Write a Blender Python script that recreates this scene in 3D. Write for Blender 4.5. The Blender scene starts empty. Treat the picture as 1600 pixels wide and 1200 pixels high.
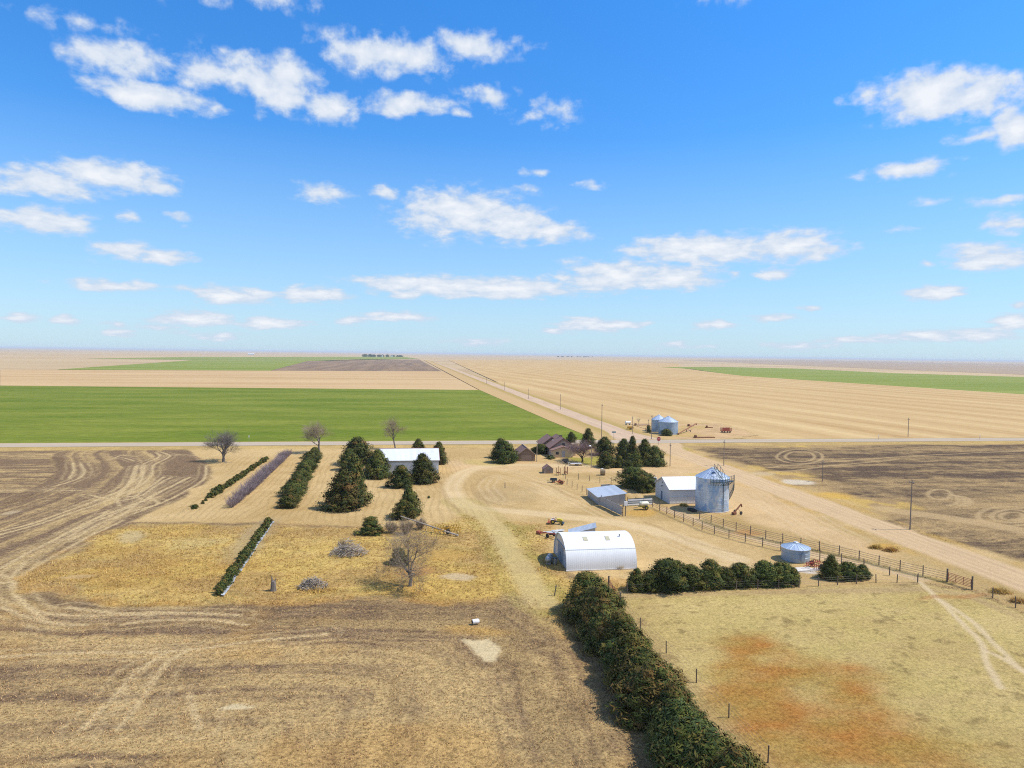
import bpy, math, random
import numpy as np
from mathutils import Matrix, Vector
random.seed(7)
RS = np.random.RandomState(11)
C = bpy.context.scene.collection
SC = bpy.context.scene
R = math.radians

# ---------------------------------------------------------------- camera
F = 1067.0; H = 30.0
YAW, PITCH, ROLL = R(8.53), R(2.52), R(0.77)
ROT = Matrix.Rotation(-YAW, 3, 'Z') @ Matrix.Rotation(math.pi/2 - PITCH, 3, 'X') @ Matrix.Rotation(ROLL, 3, 'Z')
cam_d = bpy.data.cameras.new('camera'); cam = bpy.data.objects.new('camera', cam_d); C.objects.link(cam)
cam_d.lens = 24.0; cam_d.sensor_width = 36.0; cam_d.clip_end = 200000; cam_d.clip_start = 0.5
cam.matrix_world = Matrix.Translation((0, 0, H)) @ ROT.to_4x4()
SC.camera = cam
def ray(px, py):
    return (ROT @ Vector(((px-800)/F, -(py-600)/F, -1.0)))
def P(px, py, z=0.0):
    d = ray(px, py); t = (H - z)/-d.z
    return (d.x*t, d.y*t)
FW = ROT @ Vector((0, 0, -1))
def mpp(px, py):                       # metres per photo pixel at that ground point
    d = ray(px, py); t = H/-d.z
    return t/F

# ---------------------------------------------------------------- object helpers
def tag(o, label=None, cat=None, group=None, kind=None):
    if label: o['label'] = label
    if cat: o['category'] = cat
    if group: o['group'] = group
    if kind: o['kind'] = kind
    return o
def thing(name, label, cat, loc=(0, 0, 0), rz=0.0, group=None):
    o = bpy.data.objects.new(name, None); C.objects.link(o)
    o.empty_display_size = 0.3
    o.location = loc; o.rotation_euler = (0, 0, rz)
    return tag(o, label, cat, group)
def copy_tree(o, parent=None):
    c = o.copy(); C.objects.link(c)
    if parent: c.parent = parent
    for ch in list(o.children): copy_tree(ch, c)
    return c
def mesh_np(name, V, Q, mat=None, parent=None, smooth=False, cols=None, normals=None):
    """V (n,3); Q list of arrays of faces with equal vertex counts"""
    me = bpy.data.meshes.new(name)
    V = np.asarray(V, dtype=np.float32)
    if not isinstance(Q, (list, tuple)): Q = [Q]
    Q = [np.asarray(q, dtype=np.int32) for q in Q if len(q)]
    me.vertices.add(len(V)); me.vertices.foreach_set('co', V.ravel())
    li = np.concatenate([q.ravel() for q in Q])
    cnt = np.concatenate([np.full(len(q), q.shape[1], np.int32) for q in Q])
    st = np.concatenate([[0], np.cumsum(cnt)[:-1]]).astype(np.int32)
    me.loops.add(len(li)); me.loops.foreach_set('vertex_index', li)
    me.polygons.add(len(cnt)); me.polygons.foreach_set('loop_start', st); me.polygons.foreach_set('loop_total', cnt)
    if smooth: me.polygons.foreach_set('use_smooth', np.ones(len(cnt), bool))
    me.update(calc_edges=True); me.validate()
    if cols:
        for nm, arr in cols.items():
            a = me.color_attributes.new(nm, 'FLOAT_COLOR', 'POINT')
            a.data.foreach_set('color', np.asarray(arr, np.float32).ravel())
    if normals is not None: me.normals_split_custom_set_from_vertices(np.asarray(normals, np.float32))
    if mat: me.materials.append(mat)
    o = bpy.data.objects.new(name, me); C.objects.link(o)
    if parent: o.parent = parent
    return o
class MB:
    def __init__(s): s.v = []; s.f = []; s.sm = False
    def add(s, vs, fs):
        n = len(s.v); s.v += [tuple(v) for v in vs]; s.f += [tuple(i+n for i in f) for f in fs]; return s
    def box(s, x0, x1, y0, y1, z0, z1):
        return s.add([(x0,y0,z0),(x1,y0,z0),(x1,y1,z0),(x0,y1,z0),(x0,y0,z1),(x1,y0,z1),(x1,y1,z1),(x0,y1,z1)],
                     [(0,3,2,1),(4,5,6,7),(0,1,5,4),(1,2,6,5),(2,3,7,6),(3,0,4,7)])
    def tube(s, a, b, r0, r1=None, n=6):
        r1 = r0 if r1 is None else r1
        a = Vector(a); b = Vector(b); d = (b-a)
        if d.length < 1e-6: return s
        d.normalize(); u = d.orthogonal().normalized(); w = d.cross(u)
        vs = [a+(u*math.cos(2*math.pi*i/n)+w*math.sin(2*math.pi*i/n))*r0 for i in range(n)]
        vs += [b+(u*math.cos(2*math.pi*i/n)+w*math.sin(2*math.pi*i/n))*r1 for i in range(n)]
        fs = [(i, (i+1) % n, n+(i+1) % n, n+i) for i in range(n)] + [tuple(range(n-1, -1, -1)), tuple(range(n, 2*n))]
        return s.add(vs, fs)
    def lathe(s, prof, n=32, c=(0, 0, 0), cap=False):
        m = len(prof); vs = []
        for (r, z) in prof:
            for i in range(n):
                a = 2*math.pi*i/n; vs.append((c[0]+r*math.cos(a), c[1]+r*math.sin(a), c[2]+z))
        fs = [(k*n+i, k*n+(i+1) % n, (k+1)*n+(i+1) % n, (k+1)*n+i) for k in range(m-1) for i in range(n)]
        if cap: fs += [tuple(range(n-1, -1, -1)), tuple(range((m-1)*n, m*n))]
        return s.add(vs, fs)
    def prism(s, poly, axis, a, b):
        """poly: 2-D outline in the plane across axis ('x': (y,z), 'y': (x,z), 'z': (x,y))"""
        def mk(p, t):
            return {'x': (t, p[0], p[1]), 'y': (p[0], t, p[1]), 'z': (p[0], p[1], t)}[axis]
        n = len(poly); vs = [mk(p, a) for p in poly]+[mk(p, b) for p in poly]
        return s.add(vs, [tuple(range(n))]+[tuple(range(2*n-1, n-1, -1))]+[(i, n+i, n+(i+1) % n, (i+1) % n) for i in range(n)])
    def slab(s, a, b, c, d, t):
        """a b c d: corners of a sheet, thickened by t downward along its normal"""
        a, b, c, d = map(Vector, (a, b, c, d)); nn = (b-a).cross(d-a).normalized()*t
        return s.add([a, b, c, d, a-nn, b-nn, c-nn, d-nn], [(0,1,2,3),(7,6,5,4),(0,4,5,1),(1,5,6,2),(2,6,7,3),(3,7,4,0)])
    def build(s, name, mat, parent=None, smooth=False):
        me = bpy.data.meshes.new(name); me.from_pydata(s.v, [], s.f); me.update()
        import bmesh
        bm = bmesh.new(); bm.from_mesh(me); bmesh.ops.recalc_face_normals(bm, faces=bm.faces); bm.to_mesh(me); bm.free()
        if smooth:
            me.shade_smooth()
            me.set_sharp_from_angle(angle=R(35))
        me.materials.append(mat)
        o = bpy.data.objects.new(name, me); C.objects.link(o)
        if parent: o.parent = parent
        return o

# ---------------------------------------------------------------- material helpers
def s2l(c):
    return tuple((v/255/12.92 if v/255 <= 0.04045 else ((v/255+0.055)/1.055)**2.4) for v in c)
class NT:
    def __init__(s, mat):
        mat.use_nodes = True; s.t = mat.node_tree; s.t.nodes.clear()
    def n(s, typ, **kw):
        nd = s.t.nodes.new(typ)
        for k, v in kw.items():
            if k == 'ins':
                for kk, vv in v.items(): s.set(nd, kk, vv)
            else: setattr(nd, k, v)
        return nd
    def set(s, nd, k, v):
        sk = nd.inputs[k]
        if isinstance(v, bpy.types.NodeSocket): s.t.links.new(v, sk)
        else: sk.default_value = v
    def math(s, op, a, b=0.0, c=0.0, clamp=False):
        nd = s.t.nodes.new('ShaderNodeMath'); nd.operation = op; nd.use_clamp = clamp
        for i, v in enumerate((a, b, c)): s.set(nd, i, v)
        return nd.outputs[0]
    def mix(s, f, a, b, typ='MIX'):
        nd = s.t.nodes.new('ShaderNodeMix'); nd.data_type = 'RGBA'; nd.blend_type = typ
        s.set(nd, 0, f); s.set(nd, 6, a if isinstance(a, bpy.types.NodeSocket) else (*a, 1)); s.set(nd, 7, b if isinstance(b, bpy.types.NodeSocket) else (*b, 1))
        return nd.outputs[2]
    def noise(s, vec, scale, detail=4, rough=0.6, dist=0.0):
        nd = s.n('ShaderNodeTexNoise', ins={'Scale': scale, 'Detail': detail, 'Roughness': rough, 'Distortion': dist})
        if vec is not None: s.set(nd, 'Vector', vec)
        return nd.outputs[0]
    def remap(s, v, a, b, c=0.0, d=1.0):
        nd = s.n('ShaderNodeMapRange'); nd.clamp = True
        for i, x in enumerate((v, a, b, c, d)): s.set(nd, i, x)
        return nd.outputs[0]
    def mapping(s, vec, scale=(1, 1, 1), rot=(0, 0, 0), loc=(0, 0, 0)):
        nd = s.n('ShaderNodeMapping', ins={'Scale': scale, 'Rotation': rot, 'Location': loc}); s.set(nd, 'Vector', vec)
        return nd.outputs[0]
    def bump(s, h, strength, dist):
        nd = s.n('ShaderNodeBump', ins={'Strength': strength, 'Distance': dist}); s.set(nd, 'Height', h)
        return nd.outputs[0]
    def out(s, col, rough=0.8, metal=0.0, normal=None, spec=0.3, alpha=None):
        p = s.n('ShaderNodeBsdfPrincipled', ins={'Roughness': rough, 'Metallic': metal, 'Specular IOR Level': spec})
        s.set(p, 'Base Color', col if isinstance(col, bpy.types.NodeSocket) else (*col, 1))
        if normal is not None: s.set(p, 'Normal', normal)
        if alpha is not None: s.set(p, 'Alpha', alpha)
        o = s.n('ShaderNodeOutputMaterial'); s.t.links.new(p.outputs[0], o.inputs[0])
        return p
    def obj(s): return s.n('ShaderNodeTexCoord').outputs['Object']
    def pos(s): return s.n('ShaderNodeNewGeometry').outputs['Position']
def nmat(name, c1, c2=None, scale=1.5, rough=0.8, metal=0.0, bump=0.0, spec=0.3, stretch=(1, 1, 1)):
    m = bpy.data.materials.new(name); t = NT(m)
    c2 = c2 or tuple(v*0.7 for v in c1)
    v = t.mapping(t.obj(), scale=stretch)
    n = t.noise(v, scale, 6, 0.65)
    f = t.remap(n, 0.35, 0.65)
    nrm = t.bump(n, bump, 0.05) if bump else None
    t.out(t.mix(f, c1, c2), rough, metal, nrm, spec)
    return m
def sheet_metal(name, c1, c2, axis=0, period=0.8, rib=0.2, rough=0.45, metal=0.5, bump=0.35, streak=0.5):
    """corrugated / panelled metal: panels along an axis differ a little, dirt runs down"""
    m = bpy.data.materials.new(name); t = NT(m); ob = t.obj()
    sp = t.n('ShaderNodeSeparateXYZ'); t.set(sp, 0, ob); x = sp.outputs[axis]
    pn = t.math('FLOOR', t.math('DIVIDE', x, period))
    w = t.n('ShaderNodeTexWhiteNoise', noise_dimensions='1D'); t.set(w, 'W', pn)
    st = t.noise(t.mapping(ob, scale=(1, 1, .25) if axis != 2 else (.35, .35, 1)), 1.1, 6, .65)
    f = t.math('ADD', t.math('MULTIPLY', w.outputs[0], 1-streak), t.math('MULTIPLY', t.remap(st, .3, .7), streak))
    wv = t.math('SINE', t.math('MULTIPLY', x, 2*math.pi/rib))
    nrm = t.bump(wv, bump, 0.02)
    t.out(t.mix(f, c1, c2), rough, metal, nrm, .4)
    return m
# ---------------------------------------------------------------- world: sky with fair-weather clouds
SUN_EL, SUN_AZ = R(53), R(98)
w = bpy.data.worlds.new('World'); SC.world = w; w.use_nodes = True
class WT(NT):
    def __init__(s, tree): s.t = tree; s.t.nodes.clear()
t = WT(w.node_tree)
sky = t.n('ShaderNodeTexSky'); sky.sky_type = 'NISHITA'; sky.sun_disc = False
sky.sun_elevation = SUN_EL; sky.sun_rotation = SUN_AZ; sky.altitude = 1200; sky.air_density = 1.0; sky.dust_density = 0.3; sky.ozone_density = 2.0
hs = t.n('ShaderNodeHueSaturation', ins={'Saturation': 1.32, 'Value': 1.3, 'Hue': 0.503}); t.set(hs, 'Color', sky.outputs[0])
gen = t.n('ShaderNodeTexCoord').outputs['Generated']
sep = t.n('ShaderNodeSeparateXYZ'); t.set(sep, 0, gen)
az = t.math('ARCTAN2', sep.outputs[0], sep.outputs[1]); el = t.math('ARCSINE', sep.outputs[2])
cmb = t.n('ShaderNodeCombineXYZ'); t.set(cmb, 0, az); t.set(cmb, 1, el)
pv = cmb.outputs[0]
# finer, flatter turbulence towards the horizon
inv = t.math('DIVIDE', 1.0, t.math('ADD', t.math('MAXIMUM', el, 0.0), 0.13))
cn = t.n('ShaderNodeCombineXYZ'); t.set(cn, 0, t.math('MULTIPLY', az, 3.0)); t.set(cn, 1, t.math('MULTIPLY', t.math('LOGARITHM', t.math('ADD', t.math('MAXIMUM', el, 0.0), 0.13), 2.718), 1.9))
nz = t.n('ShaderNodeTexNoise', ins={'Scale': 11.0, 'Detail': 8, 'Roughness': .54, 'Distortion': .1}); t.set(nz, 'Vector', cn.outputs[0])
nz2 = t.n('ShaderNodeTexNoise', ins={'Scale': 4.3, 'Detail': 3, 'Roughness': .5}); t.set(nz2, 'Vector', cn.outputs[0])
wob = t.n('ShaderNodeVectorMath', operation='SCALE', ins={'Scale': 0.05}); 
wv0 = t.n('ShaderNodeVectorMath', operation='SUBTRACT'); t.set(wv0, 0, nz2.outputs['Color']); wv0.inputs[1].default_value = (.5, .5, .5); t.set(wob, 0, wv0.outputs[0])
wfl = t.n('ShaderNodeVectorMath', operation='MULTIPLY'); t.set(wfl, 0, wob.outputs[0]); wfl.inputs[1].default_value = (1, .35, 0)
pw = t.n('ShaderNodeVectorMath', operation='ADD'); t.set(pw, 0, pv); t.set(pw, 1, wfl.outputs[0]); pw = pw.outputs[0]
# photo position of each cloud centre, half width, half height, strength
CL = [(195,92,80,32,.82),(245,155,92,22,.9),(330,112,60,34,.6),(425,130,82,44,.92),(515,165,40,30,.75),(610,85,110,34,.8),(735,72,80,22,.8),(150,45,110,16,.45),
 (640,165,68,18,.85),(714,180,16,11,.6),(765,152,42,20,.75),(860,175,45,22,.42),(60,288,95,22,.95),(175,277,85,25,1),(245,288,40,17,.8),(68,343,78,21,.95),(203,342,20,10,.55),
 (280,342,20,10,.6),(190,394,60,15,.9),(250,402,50,11,.85),(505,302,45,16,.65),(604,302,22,13,.75),(830,267,24,9,.6),(828,293,20,9,.5),(715,335,95,40,1),(800,350,70,28,1),
 (865,362,55,16,.9),(925,288,30,7,.4),(1460,150,95,42,1),(1530,150,70,34,.9),(1585,200,36,38,1),(1525,213,45,14,.75),(1345,148,42,14,.5),(1420,265,70,16,.9),
 (1560,312,60,10,.5),(1100,388,110,26,1),(1220,385,80,26,1),(1285,392,50,13,.8),(1578,350,34,16,.8),(1545,402,80,19,.95),(1440,411,16,9,.6),(680,447,120,16,.95),
 (800,450,120,17,1),(960,432,85,26,1),(1050,432,75,21,1),(625,461,24,9,.8),(1215,428,27,11,.8),(1150,430,14,8,.6),(365,461,65,16,1),(490,461,58,14,1),(170,447,78,10,.7),
 (300,498,75,11,.85),(430,504,50,10,.85),(30,495,36,9,.75),(113,502,22,7,.65),(180,524,26,7,.6),(180,513,18,6,.5),(620,497,60,9,.95),(340,524,55,5,.45),(935,508,75,11,.95),
 (1118,505,36,8,.6),(1205,497,36,6,.55),(1258,486,20,7,.6),(1465,457,50,10,.85),(1450,523,75,10,.8),(1340,533,70,6,.6),(1580,503,45,13,.8),(1530,522,65,13,.6),(740,536,50,5,.45),
 (1240,540,70,5,.45),(1590,478,20,8,.6),(1050,538,60,4,.35),(560,500,30,5,.6),(1480,310,40,6,.4),(870,514,24,5,.6),(1400,360,30,9,.3),(250,515,40,5,.5),
 (-1600,200,500,180,1.1),(2900,150,420,160,1.1),(-180,330,150,40,1),(-150,470,120,15,.9),(1760,330,130,30,1),(1800,470,110,16,.9),(300,-60,220,50,.9),(1250,-70,200,50,.9)]  # last row: added clouds outside the view
fld = None
for (px, py, hw, hh, wt) in CL:
    if py > 440: wt = min(1.05, wt+.2)
    d = ray(px, py); d.normalize(); a0, e0 = math.atan2(d.x, d.y), math.asin(d.z)
    dx = ray(px+30, py); dx.normalize(); ka = abs(math.atan2(dx.x, dx.y)-a0)/30
    dy = ray(px, py-20); dy.normalize(); ke = abs(math.asin(dy.z)-e0)/20
    sx, sy = 1/(hw*ka*1.38), 1/(max(hh, 7)*ke*1.38)
    ma = t.n('ShaderNodeVectorMath', operation='MULTIPLY_ADD'); t.set(ma, 0, pw)
    ma.inputs[1].default_value = (sx, sy, 0); ma.inputs[2].default_value = (-a0*sx, -e0*sy, 0)
    ln = t.n('ShaderNodeVectorMath', operation='LENGTH'); t.set(ln, 0, ma.outputs[0])
    v = t.math('MULTIPLY_ADD', ln.outputs['Value'], -wt, wt)
    fld = v if fld is None else t.math('MAXIMUM', fld, v)
nn = t.math('MULTIPLY', t.math('SUBTRACT', nz.outputs[0], .5), 1.5)
nm = t.math('MULTIPLY', t.math('SUBTRACT', nz2.outputs[0], .5), .5)
dens = t.math('ADD', t.math('ADD', t.math('MAXIMUM', fld, -.4), nn), nm)
cov = t.n('ShaderNodeMapRange'); cov.interpolation_type = 'SMOOTHSTEP'
for i, x in enumerate((dens, .04, .60, 0.0, .96)): t.set(cov, i, x)
gate = t.remap(fld, -.15, .12)
# added unseen cloud behind the viewer and overhead, for whiter fill light
rest = t.math('ADD', t.remap(sep.outputs[1], -.05, -.4), t.remap(el, .75, 1.0), clamp=True)
rn = t.n('ShaderNodeTexNoise', ins={'Scale': 2.6, 'Detail': 5, 'Roughness': .55}); t.set(rn, 'Vector', gen)
cover = t.math('MAXIMUM', t.math('MULTIPLY', cov.outputs[0], gate), t.math('MULTIPLY', t.remap(rn.outputs[0], .44, .58), rest))
lit = t.remap(t.math('ADD', dens, t.math('MULTIPLY', nn, .5)), .35, 1.1)
ccol = t.mix(lit, (4.1, 4.75, 5.7), (6.0, 6.15, 6.4))
# the air low over the plain is whiter
low = t.remap(el, 0.0, .3, .8, 0.0)
tint = t.mix(t.remap(el, .05, .5), (.80, .86, .90), (.80, 1.14, 1.26))
skyc = t.mix(low, t.mix(1.0, hs.outputs[0], tint, 'MULTIPLY'), (2.7, 4.1, 5.6))
colr = t.mix(cover, skyc, ccol)
bg = t.n('ShaderNodeBackground', ins={'Strength': 0.14}); t.set(bg, 'Color', colr)
wo = t.n('ShaderNodeOutputWorld'); t.t.links.new(bg.outputs[0], wo.inputs[0])
w.cycles.sampling_method = 'MANUAL'; w.cycles.sample_map_resolution = 512

sd = bpy.data.lights.new('sun', 'SUN'); sd.energy = 5.0; sd.angle = R(.53); sd.color = (1, .945, .86)
so = bpy.data.objects.new('sun', sd); C.objects.link(so)
sv = Vector((math.cos(SUN_EL)*math.sin(SUN_AZ), math.cos(SUN_EL)*math.cos(SUN_AZ), math.sin(SUN_EL)))
so.rotation_euler = (-sv).to_track_quat('-Z', 'Y').to_euler(); so.location = (60, -20, 80)
SC.view_settings.view_transform = 'Standard'; SC.view_settings.look = 'None'; SC.view_settings.gamma = 1; SC.view_settings.exposure = 0.12
SC.render.engine = 'CYCLES'; SC.cycles.use_denoising = False; SC.cycles.filter_width = 1.1; SC.cycles.sample_clamp_direct = 8.0; SC.cycles.sample_clamp_indirect = 2.0; SC.cycles.use_adaptive_sampling = True; SC.cycles.adaptive_threshold = .008; SC.cycles.max_bounces = 5; SC.cycles.diffuse_bounces = 2; SC.cycles.transparent_max_bounces = 12; SC.cycles.volume_bounces = 0
# ---------------------------------------------------------------- the ground
K = 1/1.5                                # sunlit colour -> albedo
def alb(r, g, b): return np.array(s2l((r, g, b)), np.float64)*K
TBL = np.random.RandomState(3).rand(256, 256)
def vn(x, y, s, seed=0):
    x = x/s+seed*17.31; y = y/s+seed*9.77
    xi = np.floor(x).astype(int); yi = np.floor(y).astype(int); fx = x-xi; fy = y-yi
    fx = fx*fx*(3-2*fx); fy = fy*fy*(3-2*fy)
    a = TBL[xi & 255, yi & 255]; b = TBL[(xi+1) & 255, yi & 255]; c = TBL[xi & 255, (yi+1) & 255]; d = TBL[(xi+1) & 255, (yi+1) & 255]
    return (a*(1-fx)+b*fx)*(1-fy)+(c*(1-fx)+d*fx)*fy
def fbm(x, y, s, o=4, seed=0, g=.55):
    v = 0; a = 1; n = 0
    for k in range(o):
        v = v+a*vn(x, y, s/2**k, seed+k*3.7); n += a; a *= g
    return v/n
def sst(v, a, b):
    t = np.clip((v-a)/(b-a), 0, 1); return t*t*(3-2*t)
def wpoly(pts): return [P(*p) for p in pts]
def sdist(X, Y, poly):
    """signed distance to a closed world polygon, positive inside"""
    d2 = np.full(X.shape, 1e12); ins = np.zeros(X.shape, bool); n = len(poly)
    for i in range(n):
        (x0, y0), (x1, y1) = poly[i], poly[(i+1) % n]
        ex, ey = x1-x0, y1-y0; L = ex*ex+ey*ey+1e-9
        tt = np.clip(((X-x0)*ex+(Y-y0)*ey)/L, 0, 1)
        d2 = np.minimum(d2, (X-x0-tt*ex)**2+(Y-y0-tt*ey)**2)
        if y0 != y1:
            c = ((y0 > Y) != (y1 > Y)) & (X < (x1-x0)*(Y-y0)/(y1-y0)+x0); ins ^= c
    d = np.sqrt(d2); return np.where(ins, d, -d)
def smooth_line(pts, n=6):
    out = []
    p = [pts[0]]+list(pts)+[pts[-1]]
    for i in range(1, len(p)-2):
        for k in range(n):
            t = k/n
            q = []
            for c in (0, 1):
                a, b, cc, d = p[i-1][c], p[i][c], p[i+1][c], p[i+2][c]
                q.append(.5*(2*b+(cc-a)*t+(2*a-5*b+4*cc-d)*t*t+(3*b-a-3*cc+d)*t**3))
            out.append(tuple(q))
    out.append(pts[-1]); return out
def ldist(X, Y, pts, cap=12.0):
    """distance to an open world polyline"""
    d = np.full(X.shape, float(cap))
    for (x0, y0), (x1, y1) in zip(pts[:-1], pts[1:]):
        m = (X > min(x0, x1)-cap) & (X < max(x0, x1)+cap) & (Y > min(y0, y1)-cap) & (Y < max(y0, y1)+cap)
        if not m.any(): continue
        ex, ey = x1-x0, y1-y0; L = ex*ex+ey*ey+1e-9; xs, ys = X[m], Y[m]
        tt = np.clip(((xs-x0)*ex+(ys-y0)*ey)/L, 0, 1)
        d[m] = np.minimum(d[m], np.sqrt((xs-x0-tt*ex)**2+(ys-y0-tt*ey)**2))
    return d
def pl(*pts, n=6): return wpoly(smooth_line(pts, n))
def z4(ox, oy, k, pts): return [(ox+x/k, oy+y/k) for x, y in pts]
ROAD_X = 83.3
YARD = wpoly([(290,702),(330,722),(318,755),(270,785),(205,815),(430,817),(600,825),(800,835),(880,890),(980,923),(1250,917),(1440,912),(1520,922),(1600,958),(1720,1000)])+[(150, 60), (150, 221.5), (-60, 221.5)]
GRASS = wpoly([(205,818),(120,855),(45,898),(60,915),(110,930),(200,938),(400,935),(560,933),(700,938),(800,935),(845,965),(880,990),(905,970),(930,940),(1000,912),(890,902),(865,860),(850,818),(780,812),(725,803),(700,815),(600,828),(430,819)])
PAST = wpoly([(905,965),(940,925),(980,922),(1250,916),(1440,913),(1520,925),(1600,958),(1720,1010)])+[(110, 20), (18.5, 20)]
DARK = wpoly([(1075,700),(1600,692),(1760,690),(1760,960),(1600,888),(1500,858),(1400,828),(1370,808),(1420,800),(1390,785),(1300,768),(1240,760),(1290,748),(1200,738),(1140,722),(1090,708)])
APRON = wpoly([(690,722),(760,716),(850,722),(960,722),(1060,712),(1100,728),(1170,750),(1250,790),(1330,835),(1395,866),(1370,872),(1280,845),(1180,818),(1150,800),(1090,800),(1060,795),(1020,760),(960,740),(850,733),(700,735)])
LAWN = wpoly([(880,712),(905,715),(935,712),(962,722),(925,728),(895,722)])
ORNG = wpoly([(1085,1005),(1150,985),(1210,985),(1290,1030),(1370,1050),(1430,1110),(1560,1170),(1500,1220),(1150,1220),(1105,1080)])
SAND = wpoly([(722,998),(745,1000),(765,996),(783,1012),(776,1034),(755,1034),(738,1018)])
LANE = pl((985,728),(900,728),(800,726),(742,731),(714,747),(706,765),(716,783),(748,793),(800,798),(860,804),(930,811),(1010,826),(1090,850),(1150,872))
LANE2 = pl((716,783),(745,800),(775,825),(800,865),(820,905),(845,940))
TR = [z4(0,540,4,q) for q in (
 [(1010,665),(1060,690),(965,745),(950,800),(880,870),(730,940),(560,1005),(400,1060),(240,1112),(-40,1190)],
 [(975,668),(995,695),(892,745),(880,810),(800,870),(730,915),(600,962),(400,1040),(200,1110),(-40,1165)],
 [(865,745),(830,835),(770,900),(725,945),(742,1000)],[(850,750),(800,860),(740,930)],[(910,745),(870,860),(800,930)],
 [(1160,828),(1050,890),(935,950),(850,990),(700,1052),(560,1112),(430,1190)],
 [(1190,818),(1090,868),(960,930),(800,1002),(640,1062),(480,1132),(330,1212)],
 [(935,952),(988,985),(920,1010),(760,1052),(600,1122),(500,1180),(420,1215)],
 [(1070,825),(1010,850),(900,925),(790,960),(700,960),(560,930)],[(1020,820),(940,880),(830,945)],[(800,940),(880,970),(700,1090)],
 [(720,700),(760,685),(830,690)],[(720,705),(770,700),(840,720)],[(455,730),(460,775),(440,830)],[(505,735),(525,790),(490,830),(330,880)],
 [(0,905),(260,900),(560,905)],[(1110,680),(1250,690),(1310,740)],[(1290,745),(1270,830),(1190,890),(1010,980),(830,1050)])]
TR += [z4(0,780,3.333,q) for q in (
 [(-40,370),(60,420),(85,500),(160,570),(260,640)],[(0,560),(120,600),(260,640),(450,650)],[(130,330),(60,420),(100,510),(180,570),(330,600),(640,600),(1000,590)],
 [(0,815),(430,795),(900,792),(1333,735),(1700,700)],[(440,1190),(560,1060),(650,960),(700,900),(870,790)],[(620,1190),(720,1060),(850,870),(960,790)],
 [(640,650),(760,632),(900,625),(1100,630),(1280,650)],[(980,1010),(1010,1080),(1040,1190)],[(350,560),(600,590),(900,585),(1250,600)],[(0,430),(60,425),(200,340),(430,210),(640,110)],[(0,360),(200,250),(420,140),(560,60)])]
def ell(cx, cy, rx, ry, a0=0, a1=360, n=28):
    return [(cx+rx*math.cos(R(a0+(a1-a0)*i/n)), cy+ry*math.sin(R(a0+(a1-a0)*i/n))) for i in range(n+1)]
TRD = [ell(1250,713,36,11), ell(1250,713,23,8), [(1200,730),(1288,722),(1400,714),(1525,707),(1640,703)], [(1180,738),(1240,735),(1300,727),(1400,718)],
 ell(1578,806,50,15), ell(1580,806,30,10), ell(1582,806,18,6), ell(1475,780,24,9,-80,80), ell(1487,782,22,9,-80,60), ell(1498,783,20,8,-80,60), ell(1470,772,18,8)]
TRACKB = pl((1385,795),(1420,800),(1500,812),(1560,822),(1680,846))
CATTLE = [pl((1437,909),(1475,945),(1508,978),(1537,1005),(1543,1035),(1568,1075)), pl((1470,938),(1515,968),(1560,1008),(1620,1060)), pl((1540,1015),(1575,1030),(1640,1070))]
YT = [pl((735,735),(770,742),(830,760),(900,790)), pl((800,735),(840,752),(905,785),(960,812)), pl((1000,826),(1090,866),(1180,884)), pl((1060,735),(1120,760),(1190,790),(1290,830)), pl((1100,725),(1170,752),(1260,800),(1340,842)), pl((700,722),(800,735),(960,735)), pl((1175,772),(1215,800),(1290,848),(1400,880)), pl((770,745),(760,762),(775,780)), pl((930,735),(985,760),(1010,790))]
YD = [pl((760,742),(740,760),(752,780),(800,790)), pl((820,750),(900,770),(960,800)), pl((690,752),(696,780),(720,800)), pl((1150,815),(1190,835),(1300,860)), pl((1010,815),(1080,845),(1160,865)), pl((860,760),(905,780)), pl((1090,760),(1100,790)), pl((1180,760),(1250,792))]
ROWX = 20.6
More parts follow.
